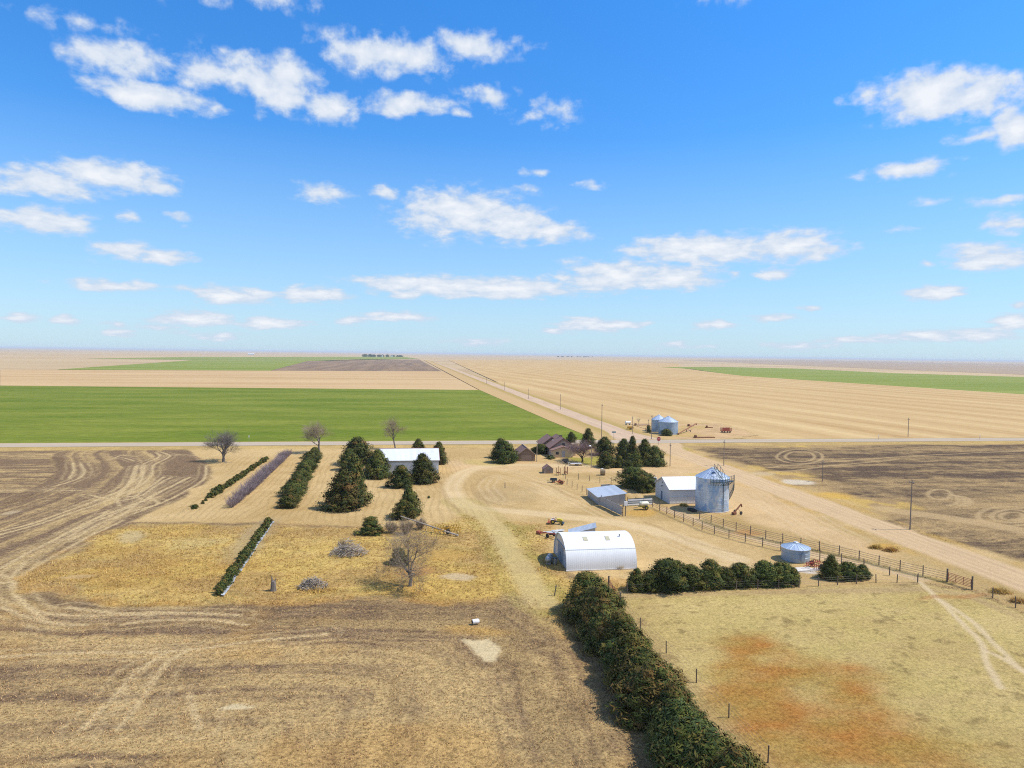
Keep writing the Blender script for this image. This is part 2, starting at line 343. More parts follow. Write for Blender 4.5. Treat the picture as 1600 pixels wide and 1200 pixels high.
def paint(X, Y):
    n = X.shape
    w1 = (fbm(X, Y, 9, 4, 1)-.5); w2 = (fbm(X, Y, 9, 4, 5)-.5)
    Xw, Yw = X+w1*5, Y+w2*5
    big = fbm(X, Y, 26, 4, 9); med = fbm(X, Y, 5, 4, 13); fin = fbm(X, Y, 1.5, 3, 17)
    dy, dg, dp = sdist(Xw, Yw, YARD), sdist(Xw, Yw, GRASS), sdist(X, Y, PAST)
    dyn, dgn = sdist(X, Y, YARD), sdist(X, Y, GRASS)
    edge = -np.maximum(np.maximum(dyn, dgn), dp)              # distance out into the field
    # tilled and stubbled field, worked in rounds along its edge
    soil = alb(136, 111, 86); straw = alb(202, 171, 117); dry = alb(186, 152, 108); drk = alb(106, 84, 62)
    nearb = sst(Y, 112, 62)                                  # more straw left on the near part
    u = np.where(edge < 34, edge*1.0, Y*.8+20)
    st = fbm(u+w1*2.5, (X+Y*.35)*.045, 1.5, 4, 21, .75)
    st2 = fbm(u+w2*3, (X-Y)*.06, 6.0, 3, 25)
    ms = np.clip(.44+(st-.5)*3.0+(st2-.5)*1.9+(big-.5)*.9+(fin-.5)*.9+nearb*.18-sst(Y, 120, 205)*.22, 0, 1)[..., None]
    col = soil*(1-ms)+straw*ms
    dm = sst(fbm(u, X*.05, 5, 3, 29)+(med-.5)*.7, .56, .75)[..., None]*.35
    col = col*(1-dm)+drk*dm
    og = (sst(fbm(X, Y, 11, 4, 33), .54, .70)*nearb)[..., None]*.4
    col = col*(1-og)+alb(206, 160, 88)*og
    con = np.full(n, .85); tuft = .35*nearb
    lab = np.zeros(n, int)
    trk = np.zeros(n)
    for q in TR:
        d = ldist(X+w1*.7, Y+w2*.7, wpoly(smooth_line(q, 5)), 3); trk = np.maximum(trk, np.maximum(sst(d, .48, .14)*(.5+.9*med), sst(np.abs(d-1.6), .4, .1)*(.15+.9*fin*med)))
    trk = np.clip(trk, 0, .9)[..., None]; col = col*(1-trk)+alb(216, 188, 138)*trk
    def lay(m, c, cn=None, tf=None, lb=None):
        nonlocal col, con, tuft, lab
        mm = np.clip(m, 0, 1); col = col*(1-mm[..., None])+c*mm[..., None]
        if cn is not None: con = con*(1-mm)+cn*mm
        if tf is not None: tuft = tuft*(1-mm)+tf*mm
        if lb is not None: lab = np.where(mm > .5, lb, lab)
    # farmyard: bare pale earth, mown rows between the shelterbelts
    ev = np.clip(.5+(big-.5)*1.3+(med-.5)*.9+(fin-.5)*.5, 0, 1)[..., None]
    yc = alb(200, 166, 108)*(1-ev)+alb(226, 193, 136)*ev
    rows = .5+.5*np.sin(2*math.pi*(X+w1*1.2+4*np.sin(Y/23))/1.25)
    global ROWM
    rowm = sst(X, 24, 8)*sst(Y, 110, 120)*sst(Y, 216, 196)*np.clip(sst(dy, .5, 4), 0, 1)
    gm = (sst(fbm(X, Y, 17, 4, 41), .5, .68)*sst(X, 12, 22))[..., None]*.5; yc = yc*(1-gm)+alb(182, 152, 96)*gm
    lay(sst(dy, -.6, .9), yc, .32, .04, 2)
    # ground east of the gravel road: straw and bare patches
    ed = sst(X+w1*6, 88, 94)
    ec = alb(196, 164, 110)*(1-ev)+alb(168, 138, 98)*ev; ym = sst(fbm(X, Y, 10, 4, 45), .55, .66)[..., None]*.75; ec = ec*(1-ym)+alb(219, 182, 96)*ym
    lay(ed, ec, .6, .4, 5)
    # meadow of tall dry grass
    a = np.clip(.5+(fbm(X, Y*1.5, 15, 5, 51)-.5)*4.2, 0, 1)[..., None]; b = np.clip(.5+(fbm(X, Y*1.4, 5, 5, 55)-.5)*4.2, 0, 1)[..., None]; c3 = sst(fbm(X, Y*1.5, 12, 5, 59), .50, .60)[..., None]
    gc = (alb(208, 176, 106)*(1-a)+alb(194, 154, 84)*a); gc = gc*(1-b*.6)+alb(224, 190, 104)*b*.6; gc = gc*(1-c3*.55)+alb(176, 140, 92)*c3*.55
    gg = (sst(fbm(X, Y, 9, 3, 61), .56, .7)*sst(X, 0, 16))[..., None]*.5; gc = gc*(1-gg)+alb(172, 160, 78)*gg
    gc = gc*(1+(fin-.5)*.5)[..., None]
    lay(sst(sdist(Xw+w2*4, Yw+w1*4, GRASS)+(fin-.5)*1.5, -1.8, 1.8), gc, .7, .9, 3)
    rim = sst(np.abs(dg+.4), 1.6, .2)*sst(Y, 128, 112)*sst(fbm(X, Y, 5, 3, 63), .4, .6)*.75
    lay(rim*.7, alb(206, 156, 84), .8, 1.0)
    # trampled strip west of the hedge, pale spots
    for (px, py, rx, ry, cc, am) in ((205,838,22,9,(196,178,142),.5),(395,840,35,30,(172,152,120),.55),(725,901,24,5,(215,190,150),.8),(110,902,28,5,(214,182,128),.6),(655,895,40,8,(206,150,84),.6),(385,1103,26,6,(228,206,160),.9),(300,850,45,8,(208,186,130),.4),(560,1125,30,8,(214,184,128),.5),(10,800,14,4,(212,190,150),.6),(700,870,50,12,(214,170,86),.5),(560,800,80,4,(226,196,140),.3),(800,770,50,14,(176,148,104),.35),(760,775,30,12,(172,146,104),.35)):
        cx, cy = P(px, py); ax = rx*mpp(px, py); ay = abs(P(px, py-ry)[1]-cy)
        q = np.sqrt(((Xw-cx)/ax)**2+((Yw-cy)/ay)**2); lay(sst(q, 1.15, .6)*am, alb(*cc), .3, .1)
    sm = sst(sdist(X+w1*2, Y+w2*2, SAND), -.15, .35); lay(sm*.95, alb(231, 208, 160)*(1+(fin-.5)*.2)[..., None], .25, 0)
    cx, cy = P(745, 985); q = np.sqrt(((Xw-cx)/4.2)**2+((Yw-cy)/1.6)**2); lay(sst(q, 1.2, .4)*.5, alb(216, 168, 84))
    # pasture
    pa = np.clip(.5+(fbm(X, Y*1.6, 13, 4, 71)-.5)*2.4, 0, 1)[..., None]; pb = np.clip(.5+(fbm(X, Y*1.8, 4, 4, 73)-.5)*2.2, 0, 1)[..., None]
    pc = alb(196, 168, 108)*(1-pa)+alb(212, 186, 122)*pa; pc = pc*(1-pb*.45)+alb(200, 180, 104)*pb*.45
    sp = sst(fbm(X, Y, 1.2, 3, 75), .66, .76)[..., None]*.5; pc = pc*(1-sp)+alb(128, 106, 66)*sp
    lay(sst(dp, -.7, .7), pc, .5, .15, 4)
    od = sdist(Xw+w1*3, Yw+w2*3, ORNG); om = sst(od, -2.2, 3.2)*np.clip(.85+(fbm(X, Y*1.5, 5, 4, 77)-.5)*1.6, .3, 1)
    oc = alb(186, 124, 58)*(1-pb)+alb(178, 138, 68)*pb; lay(om*.95*sst(dp, -.5, .7), oc, .55, .15)
    er = sst(np.abs(dp-1.6), 1.6, .3)*.6*sst(Y, 60, 76); lay(er*sst(dp, -1, .3), alb(188, 158, 116), .4, .1)
    em = sst(X+w2*3, 27.5, 24)*sst(dp, -.2, .4)*.7; lay(em, alb(176, 146, 104), .6, .2)
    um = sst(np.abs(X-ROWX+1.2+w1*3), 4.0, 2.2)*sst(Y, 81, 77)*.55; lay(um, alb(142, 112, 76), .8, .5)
    for q in CATTLE:
        d = ldist(X+w1*1.2, Y+w2*1.2, q, 3); lay(sst(d, .55, .15)*.85, alb(230, 204, 158), .2, 0)
    # bare apron, lanes, corral lane
    am = sst(sdist(Xw, Yw, APRON), -2, 3); lay(am*.85, alb(226, 190, 138)*(1+(med-.5)*.25+(fin-.5)*.12)[..., None], .2, .02)
    d = ldist(X+w1*1.6, Y+w2*1.6, LANE); lay(sst(d, 3.0, 1.4)*.85, alb(231, 200, 148)*(1+(med-.5)*.22)[..., None], .18, 0, 6)
    rut = sst(np.abs(d-.95), .5, .1)*.3; lay(rut, alb(238, 214, 172))
    d = ldist(X+w1*1.5, Y+w2*1.5, LANE2); lay(sst(d, 3.0, 1.2)*.72, alb(214, 190, 130), .35, .2)
    lay(sst(np.abs(d-3.2), 1.4, .3)*.3, alb(176, 164, 88), .6, .4)
    cl = pl((1040,795),(1080,808),(1130,826),(1200,845),(1283,869),(1350,880),(1434,902)); d = ldist(X+w1*.8, Y+w2*.8, cl); lay(sst(d, 2.0, 1.0)*.7, alb(221, 190, 148), .2, 0)
    f2 = pl((1100,813),(1135,827),(1200,843),(1262,857),(1331,872),(1403,891),(1480,909),n=3); d = ldist(X+w1, Y+w2, f2); lay(sst(d, 1.3, .4)*.55, alb(128, 120, 66), .8, .9)
    lay(sst(sdist(Xw, Yw, LAWN), -.8, 1.5)*.85, alb(168, 160, 66)*(1+(med-.5)*.4)[..., None], .5, .2)
    for (px, py, rx, ry, cc, am) in ((1110,742,40,4,(214,184,104),.7),(760,722,40,5,(196,176,92),.5),(1243,753,24,5,(226,210,184),.85),(1195,740,22,3,(214,190,150),.6),(1170,832,22,6,(196,140,78),.6),(1000,800,26,7,(214,168,84),.7),(1060,700,20,4,(180,166,84),.6),(1380,852,26,6,(214,166,76),.8),(1490,935,70,4,(188,128,78),.5),(1258,890,22,3,(226,214,196),.9),(1465,842,22,4,(172,150,84),.5),(1310,775,40,6,(224,178,82),.7),(1400,776,36,6,(224,180,88),.5)):
        cx, cy = P(px, py); ax = rx*mpp(px, py); ay = abs(P(px, py-ry)[1]-cy)
        q = np.sqrt(((Xw-cx)/ax)**2+((Yw-cy)/ay)**2); lay(sst(q, 1.2, .6)*am, alb(*cc), .5, .5 if cc[0] > 200 and cc[2] < 110 else .1)
    for q in YT:
        d = ldist(X+w1*1.5, Y+w2*1.5, q, 5); lay(np.maximum(sst(d, .7, .2), sst(np.abs(d-1.7), .6, .15))*.35*(.4+1.2*med), alb(230, 200, 154))
    for q in YD:
        d = ldist(X+w1*2, Y+w2*2, q, 5); lay(sst(d, .8, .2)*.4*(.3+1.3*med), alb(176, 144, 98), .5)
    # dark tilled field in the east
    dd = sdist(X+w1*16+(fin-.5)*2, Y+w2*16, DARK)
    ds = fbm(X*.06, Y+w1*5, 4, 4, 81, .7); dk = np.clip(.34+(ds-.5)*2.3+(med-.5)*1.1+(fin-.5)*.7+sst(Y, 175, 120)*.22, 0, 1)[..., None]
    dc = alb(98, 80, 66)*(1-dk)+alb(182, 152, 106)*dk
    lay(sst(dd, -1, 5), dc, .85, .2, 7)
    for q in TRD:
        d = ldist(X+w1*.8, Y+w2*.8, wpoly(smooth_line(q, 3)), 4); lay(sst(d, .75, .2)*.65, alb(204, 174, 126), .4, .1)
    d = ldist(X+w1*2, Y+w2*2, TRACKB); lay(sst(d, 3.6, 1.6)*.8, alb(203, 172, 124), .3, .05)
    # gravel road
    rx = np.abs(X-ROAD_X+w1*1.2+w2); wid = 3.7+sst(Y, 205, 224)*5
    rc = alb(223, 190, 145)*(1+(med-.5)*.12)[..., None]
    rt = (np.cos((X-ROAD_X)*2*math.pi/1.55)*.045+(fbm(X*3, Y*.08, 2, 3, 91)-.5)*.22)[..., None]; rc = rc*(1+rt)
    lay(sst(rx, wid+1.1, wid-.3), rc, .12, 0, 1)
    vm = sst(np.abs(rx-wid-1.8), 1.7, .4)*sst(fbm(X, Y, 7, 3, 93), .42, .62)*sst(Y, 215, 205)*.6; lay(vm, alb(208, 168, 92), .7, .8)
    # verge of the paved road
    vy = sst(Y+w2*1.5, 214.5, 218.5)*(1-sst(rx, wid+2, wid)); lay(vy*.85, alb(206, 174, 108)*(1+(med-.5)*.6)[..., None], .6, .6, 8)
    return col, con, tuft, lab, rowm*(lab == 2)
def ground_mat(name, attr=True):
    m = bpy.data.materials.new(name); t = NT(m); po = t.pos()
    a = t.n('ShaderNodeVertexColor', layer_name='Col').outputs[0]; c = t.n('ShaderNodeVertexColor', layer_name='Grain').outputs[0]
    sp = t.n('ShaderNodeSeparateColor'); t.set(sp, 0, c); con, tuft = sp.outputs[0], sp.outputs[1]
    n1 = t.noise(po, 3.6, 6, .85); n2 = t.noise(t.mapping(po, scale=(1, 1.6, 1), loc=(31, 7, 0)), .9, 6, .75)
    v = t.math('ADD', t.math('MULTIPLY', t.math('SUBTRACT', n1, .5), 5.0), t.math('MULTIPLY', t.math('SUBTRACT', n2, .5), 1.5))
    amp = t.math('MULTIPLY', v, t.math('MULTIPLY_ADD', con, .95, .06))
    f = t.math('MAXIMUM', t.math('ADD', amp, 1.0), .25)
    s3 = t.n('ShaderNodeSeparateXYZ'); t.set(s3, 0, po); wn = t.math('MULTIPLY', t.math('SUBTRACT', t.noise(t.mapping(po, scale=(.05, .03, 1)), 1, 3, .5), .5), 8)
    rw = t.math('SINE', t.math('MULTIPLY', t.math('ADD', s3.outputs[0], wn), 2*math.pi/1.35)); rk = t.math('MULTIPLY', t.math('MULTIPLY', t.remap(rw, .2, .9), sp.outputs[2]), t.remap(n2, .35, .6, .03, .19))
    f = t.math('MULTIPLY', f, t.math('SUBTRACT', 1.0, rk))
    cc = t.n('ShaderNodeVectorMath', operation='SCALE'); t.set(cc, 0, a); t.set(cc, 'Scale', f)
    warm = t.mix(t.math('MULTIPLY', t.remap(n1, .5, .66), t.math('MULTIPLY', con, .4)), cc.outputs[0], tuple(alb(214, 180, 112)))
    b = t.bump(n1, 1.0, 0.12)
    bm = t.n('ShaderNodeMix', data_type='VECTOR')
    t.out(warm, .95, 0, b, .05)
    return m
GM = ground_mat('earth_and_dry_grass')
NAMES = ['plowed_field', 'gravel_road', 'farmyard', 'meadow', 'pasture', 'roadside_ground', 'farm_lane', 'dark_plowed_field', 'road_verge']
xs = np.arange(-142, 236.1, .35); ys = np.concatenate([np.arange(24, 120, .3), np.arange(120, 223.6, .45)]); ys[-1] = 223.4
GX, GY = np.meshgrid(xs, ys)
gcol, gcon, gtuft, glab, grow_ = paint(GX, GY)
ny, nx = GX.shape
gz = (fbm(GX, GY, 7, 3, 101)-.5)*.16+(fbm(GX, GY, 1.6, 2, 103)-.5)*.05*np.clip(gcon+.1, 0, 1)
gz -= gz.max()
gz *= np.minimum(1, (223.4-GY)/4)
V = np.stack([GX, GY, gz], -1).reshape(-1, 3)
idx = np.arange(ny*nx).reshape(ny, nx)
quads = np.stack([idx[:-1, :-1], idx[:-1, 1:], idx[1:, 1:], idx[1:, :-1]], -1).reshape(-1, 4)
fl = glab[:-1, :-1].reshape(-1)
c4 = np.concatenate([gcol.reshape(-1, 3), np.ones((ny*nx, 1))], 1)
g4 = np.stack([gcon, gtuft, grow_, gcon*0+1], -1).reshape(-1, 4)
for k, nm in enumerate(NAMES):
    q = quads[fl == k]
    if not len(q): continue
    us, iv = np.unique(q, return_inverse=True)
    o = mesh_np(nm, V[us], iv.reshape(-1, 4), GM, None, True, {'Col': c4[us], 'Grain': g4[us]})
    tag(o, kind='structure')

# far country: sheets beyond the paved road
def far_mat(name, c1, c2, rot=0, period=None, amt=.5, sx=.004, sy=.06, grain=.25):
    m = bpy.data.materials.new(name); t = NT(m); po = t.pos()
    v = t.mapping(po, scale=(sx, sy, 1), rot=(0, 0, rot)); n = t.noise(v, 1.0, 6, .62)
    f = t.remap(n, .35, .65)
    if period:
        rv = t.mapping(po, rot=(0, 0, rot)); s = t.n('ShaderNodeSeparateXYZ'); t.set(s, 0, rv)
        wob = t.math('MULTIPLY', t.math('SUBTRACT', t.noise(t.mapping(po, scale=(.006, .006, 1)), 1, 2), .5), 16)
        ph = t.math('ADD', s.outputs[0], wob)
        sn = t.math('SINE', t.math('MULTIPLY', ph, 2*math.pi/period)); s2 = t.math('SINE', t.math('MULTIPLY', ph, 2*math.pi/(period*.31)))
        nn_ = t.noise(t.mapping(po, scale=(.09, .004, 1), rot=(0, 0, rot)), 1, 3, .6); ss = t.math('ADD', t.math('MULTIPLY', sn, .26), t.math('MULTIPLY', t.math('SUBTRACT', nn_, .5), 1.1)); ss = t.math('ADD', ss, t.math('MULTIPLY', s2, .1))
        f = t.math('ADD', t.math('MULTIPLY', t.math('ADD', ss, .5), amt), t.math('MULTIPLY', f, 1-amt), clamp=True)
    g = t.noise(t.mapping(po, scale=(.22, .5, 1)), 1, 7, .75)
    col = t.mix(f, tuple(alb(*c1)), tuple(alb(*c2)))
    gs = t.n('ShaderNodeVectorMath', operation='SCALE'); t.set(gs, 0, col); t.set(gs, 'Scale', t.math('MULTIPLY_ADD', t.math('SUBTRACT', g, .5), grain*4, 1.0))
    t.out(gs.outputs[0], .95, 0, None, .05)
    return m
def sheet(name, pts, z, mat, kind='structure'):
    mb = MB(); mb.add([(x, y, z) for x, y in pts], [tuple(range(len(pts)))])
    o = mb.build(name, mat); tag(o, kind=kind)
    return o
M_plain = far_mat('far_plain', (196, 168, 128), (222, 194, 148), sx=.0012, sy=.0045, grain=.1)
M_wheat = far_mat('winter_wheat', (110, 128, 34), (142, 148, 56), sx=.012, sy=.045, grain=.34)
M_tan = far_mat('stubble_field', (208, 172, 122), (226, 192, 142), sx=.004, sy=.03, grain=.12)
M_strip = far_mat('striped_stubble', (198, 160, 106), (230, 198, 142), rot=-R(5.6), period=31, amt=.7, sx=.03, sy=.004, grain=.16)
M_far_green = far_mat('far_wheat', (136, 150, 58), (160, 166, 80), sx=.002, sy=.02, grain=.12)
M_fallow = far_mat('fallow_field', (138, 116, 96), (170, 142, 112), sx=.05, sy=.003, grain=.12)
tag(mesh_np('ground', [(-42000,-300,-.75),(42000,-300,-.75),(42000,42000,-.75),(-42000,42000,-.75)], [[(0,1,2,3)]], M_plain), kind='structure')
WE = 66.0
gl = [P(-300, 604.5), P(0, 602.2), P(400, 606), P(748, 609)]
sheet('green_wheat_field', [(-900, 233.5), (WE, 233.5), P(916, 677)]+[P(860, 652), P(800, 628)]+gl[::-1], -.10, M_wheat)
sheet('stubble_field', gl[1:]+[P(693, 580), P(420, 579), P(88, 577.5), P(0, 577)], -.22, M_tan)
sheet('far_green_field', [P(88, 577), P(300, 562.6), P(480, 562.5), P(655, 560.5), P(640, 559), P(480, 564), P(422, 578.8)], -.35, M_far_green)
sheet('fallow_field', [P(422, 579), P(480, 564), P(655, 561.5), P(690, 580)], -.30, M_fallow)
sheet('distant_green_field', [P(135, 560), P(300, 557.4), P(630, 557.2), P(650, 560), P(480, 562), P(300, 562)], -.5, M_far_green)
sheet('striped_stubble_field', [(76, 233.5), (900, 233.5), P(1740, 622), P(1600, 616), P(1300, 596.5), P(1160, 587.2), P(1130, 583.5), P(1070, 576), P(1060, 568), P(900, 563), P(700, 562)], -.12, M_strip)
sheet('far_wheat_strip', [P(1030, 573.5), P(1130, 573.2), P(1250, 576), P(1407, 583.4), P(1600, 588.8), P(1740, 592), P(1740, 622), P(1600, 616), P(1300, 596.5), P(1160, 587.2), P(1130, 583.5), P(1080, 576.5)], -.10, M_far_green)
sheet('distant_brown_field', [P(1060, 562.3), P(1250, 562), P(1700, 571), P(1740, 590), P(1600, 585), P(1400, 577), P(1200, 569)], -.55, far_mat('distant_plain', (176, 152, 128), (196, 172, 138), sx=.002, sy=.02, grain=.08))
# paved road, its verges, the gravel road going on north
m = bpy.data.materials.new('worn_asphalt'); t = NT(m); po = t.pos()
n1 = t.noise(t.mapping(po, scale=(.05, 1.2, 1)), 1, 5, .6); n2 = t.noise(po, 3, 6, .7)
sp = t.n('ShaderNodeSeparateXYZ'); t.set(sp, 0, po)
f = t.math('ADD', t.math('MULTIPLY', n1, .6), t.math('MULTIPLY', n2, .4))
cA = t.mix(t.remap(f, .35, .65), tuple(alb(190, 172, 150)), tuple(alb(214, 196, 172)))
cl = t.math('LESS_THAN', t.math('ABSOLUTE', t.math('SUBTRACT', sp.outputs[1], 228.2)), .09)
edg = t.math('LESS_THAN', t.math('ABSOLUTE', t.math('SUBTRACT', t.math('ABSOLUTE', t.math('SUBTRACT', sp.outputs[1], 228.2)), 3.35)), .07)
dash = t.math('LESS_THAN', t.math('FRACT', t.math('DIVIDE', sp.outputs[0], 12)), .3)
cA = t.mix(t.math('MULTIPLY', t.math('MULTIPLY', cl, dash), .6), cA, tuple(alb(220, 190, 90))); cA = t.mix(t.math('MULTIPLY', edg, .5), cA, tuple(alb(236, 236, 232)))
t.out(cA, .95, 0, None, 0)
tag(MB().box(-2500, 2500, 224.0, 232.4, -.5, .06).build('paved_road', m), kind='structure')
M_verge = far_mat('dry_verge', (200, 168, 106), (182, 162, 96), sx=.05, sy=.4, grain=.4)
sheet('roadside_verge', [(-2500, 223.2), (2500, 223.2), (2500, 234.2), (-2500, 234.2)], -.03, M_verge)
m = bpy.data.materials.new('gravel_with_ruts'); t = NT(m); po = t.pos()
n1 = t.noise(t.mapping(po, scale=(.35, .03, 1)), 1, 5, .6); n2 = t.noise(po, 1.2, 6, .7); n3 = t.noise(t.mapping(po, scale=(.15, .03, 1)), 1, 4)
sp = t.n('ShaderNodeSeparateXYZ'); t.set(sp, 0, po)
ax = t.math('ABSOLUTE', t.math('ADD', t.math('SUBTRACT', sp.outputs[0], 81.5), t.math('MULTIPLY', t.math('SUBTRACT', n3, .5), 3)))
fl_ = t.remap(sp.outputs[1], 262, 233, 0, 4)
on = t.remap(t.math('SUBTRACT', ax, fl_), 5.2, 4.2)
gc = t.mix(t.remap(t.math('ADD', n1, t.math('MULTIPLY', n2, .4)), .5, .9), tuple(alb(206, 176, 146)), tuple(alb(228, 198, 164)))
vc = t.mix(t.remap(n2, .4, .6), tuple(alb(206, 170, 108)), tuple(alb(172, 154, 84)))
vc = t.mix(t.remap(ax, 6.5, 12), vc, tuple(alb(212, 178, 124)))
t.out(t.mix(on, vc, gc), .95, 0, None, .05)
RN = [(66, 233.8), (97, 233.8), (94, 300), (91, 700), P(668, 562.5), P(662, 562.5), (57, 561), (63, 300)]
sheet('gravel_road', RN, -.02, m)
# the grain bin yard beyond the crossing, trampled earth fading into stubble
xs = np.arange(96, 200.1, .6); ys = np.arange(234, 292, .6); BX, BY = np.meshgrid(xs, ys)
w1 = fbm(BX, BY, 10, 4, 1)-.5
cx, cy = P(1050, 677)
by = wpoly([(955,660),(1010,655),(1060,660),(1110,660),(1150,668),(1180,680),(1140,688),(960,686),(940,680)])
dd = sdist(BX+w1*9, BY+(fbm(BX, BY, 10, 4, 5)-.5)*9, by); keep = dd > 0
bc = alb(214, 178, 130)*(1+(fbm(BX, BY, 4, 4, 7)-.5)*.5)[..., None]
ym = sst(fbm(BX, BY, 8, 3, 15), .55, .7)[..., None]*.5; bc = bc*(1-ym)+alb(196, 168, 90)*ym
em = sst(dd, 0, 4)[..., None]; bc = bc*em+alb(214, 180, 126)*(1-em)
ny, nx = BX.shape; idx = np.arange(ny*nx).reshape(ny, nx)
q = np.stack([idx[:-1, :-1], idx[:-1, 1:], idx[1:, 1:], idx[1:, :-1]], -1).reshape(-1, 4); q = q[keep[:-1, :-1].reshape(-1)]
us, iv = np.unique(q, return_inverse=True)
o = mesh_np('bin_yard_ground', np.stack([BX, BY, BX*0-.03], -1).reshape(-1, 3)[us], iv.reshape(-1, 4), GM, None, True,
            {'Col': np.concatenate([bc.reshape(-1, 3), np.ones((nx*ny, 1))], 1)[us], 'Grain': np.tile([.4, 0, 0, 1], (nx*ny, 1))[us]})
tag(o, kind='structure')

# the air over the plain
m = bpy.data.materials.new('air'); m.use_nodes = True; nt = m.node_tree; nt.nodes.clear()
vp = nt.nodes.new('ShaderNodeVolumePrincipled'); vp.inputs['Color'].default_value = (.88, .94, 1, 1); vp.inputs['Density'].default_value = 7e-5; vp.inputs['Anisotropy'].default_value = 0.0
ou = nt.nodes.new('ShaderNodeOutputMaterial'); nt.links.new(vp.outputs[0], ou.inputs['Volume'])
hz = MB().box(-43000, 43000, -400, 43000, -2, 42).build('haze', m); tag(hz, kind='stuff')
# ---------------------------------------------------------------- plants
def leaf_mat(name, tint=None, vary=.25):
    m = bpy.data.materials.new(name); t = NT(m)
    a = t.n('ShaderNodeVertexColor', layer_name='Leaf').outputs[0]
    rnd = t.n('ShaderNodeObjectInfo').outputs['Random']
    hs = t.n('ShaderNodeHueSaturation'); t.set(hs, 'Color', a)
    t.set(hs, 'Hue', t.math('MULTIPLY_ADD', rnd, .03, .485)); t.set(hs, 'Value', t.math('MULTIPLY_ADD', t.math('FRACT', t.math('MULTIPLY', rnd, 7.3)), vary*2, 1-vary))
    p = t.out(hs.outputs[0], .8, 0, None, .12)
    return m
M_leaf = leaf_mat('juniper_needles')
M_bark = nmat('juniper_bark', (.11, .08, .06), (.06, .045, .035), 6, bump=.5, stretch=(1, 1, .2))
M_grey_bark = nmat('grey_bark', (.21, .18, .155), (.12, .10, .085), 5, bump=.5, stretch=(1, 1, .25))
M_pale_twig = nmat('pale_twigs', (.35, .27, .18), (.23, .175, .12), 3)
M_purple_twig = nmat('purple_twigs', (.30, .235, .24), (.20, .155, .16), 3)
M_plum_twig = nmat('plum_twigs', (.26, .165, .145), (.17, .11, .10), 3)
M_dead = nmat('weathered_deadwood', (.46, .39, .31), (.27, .225, .18), 4)

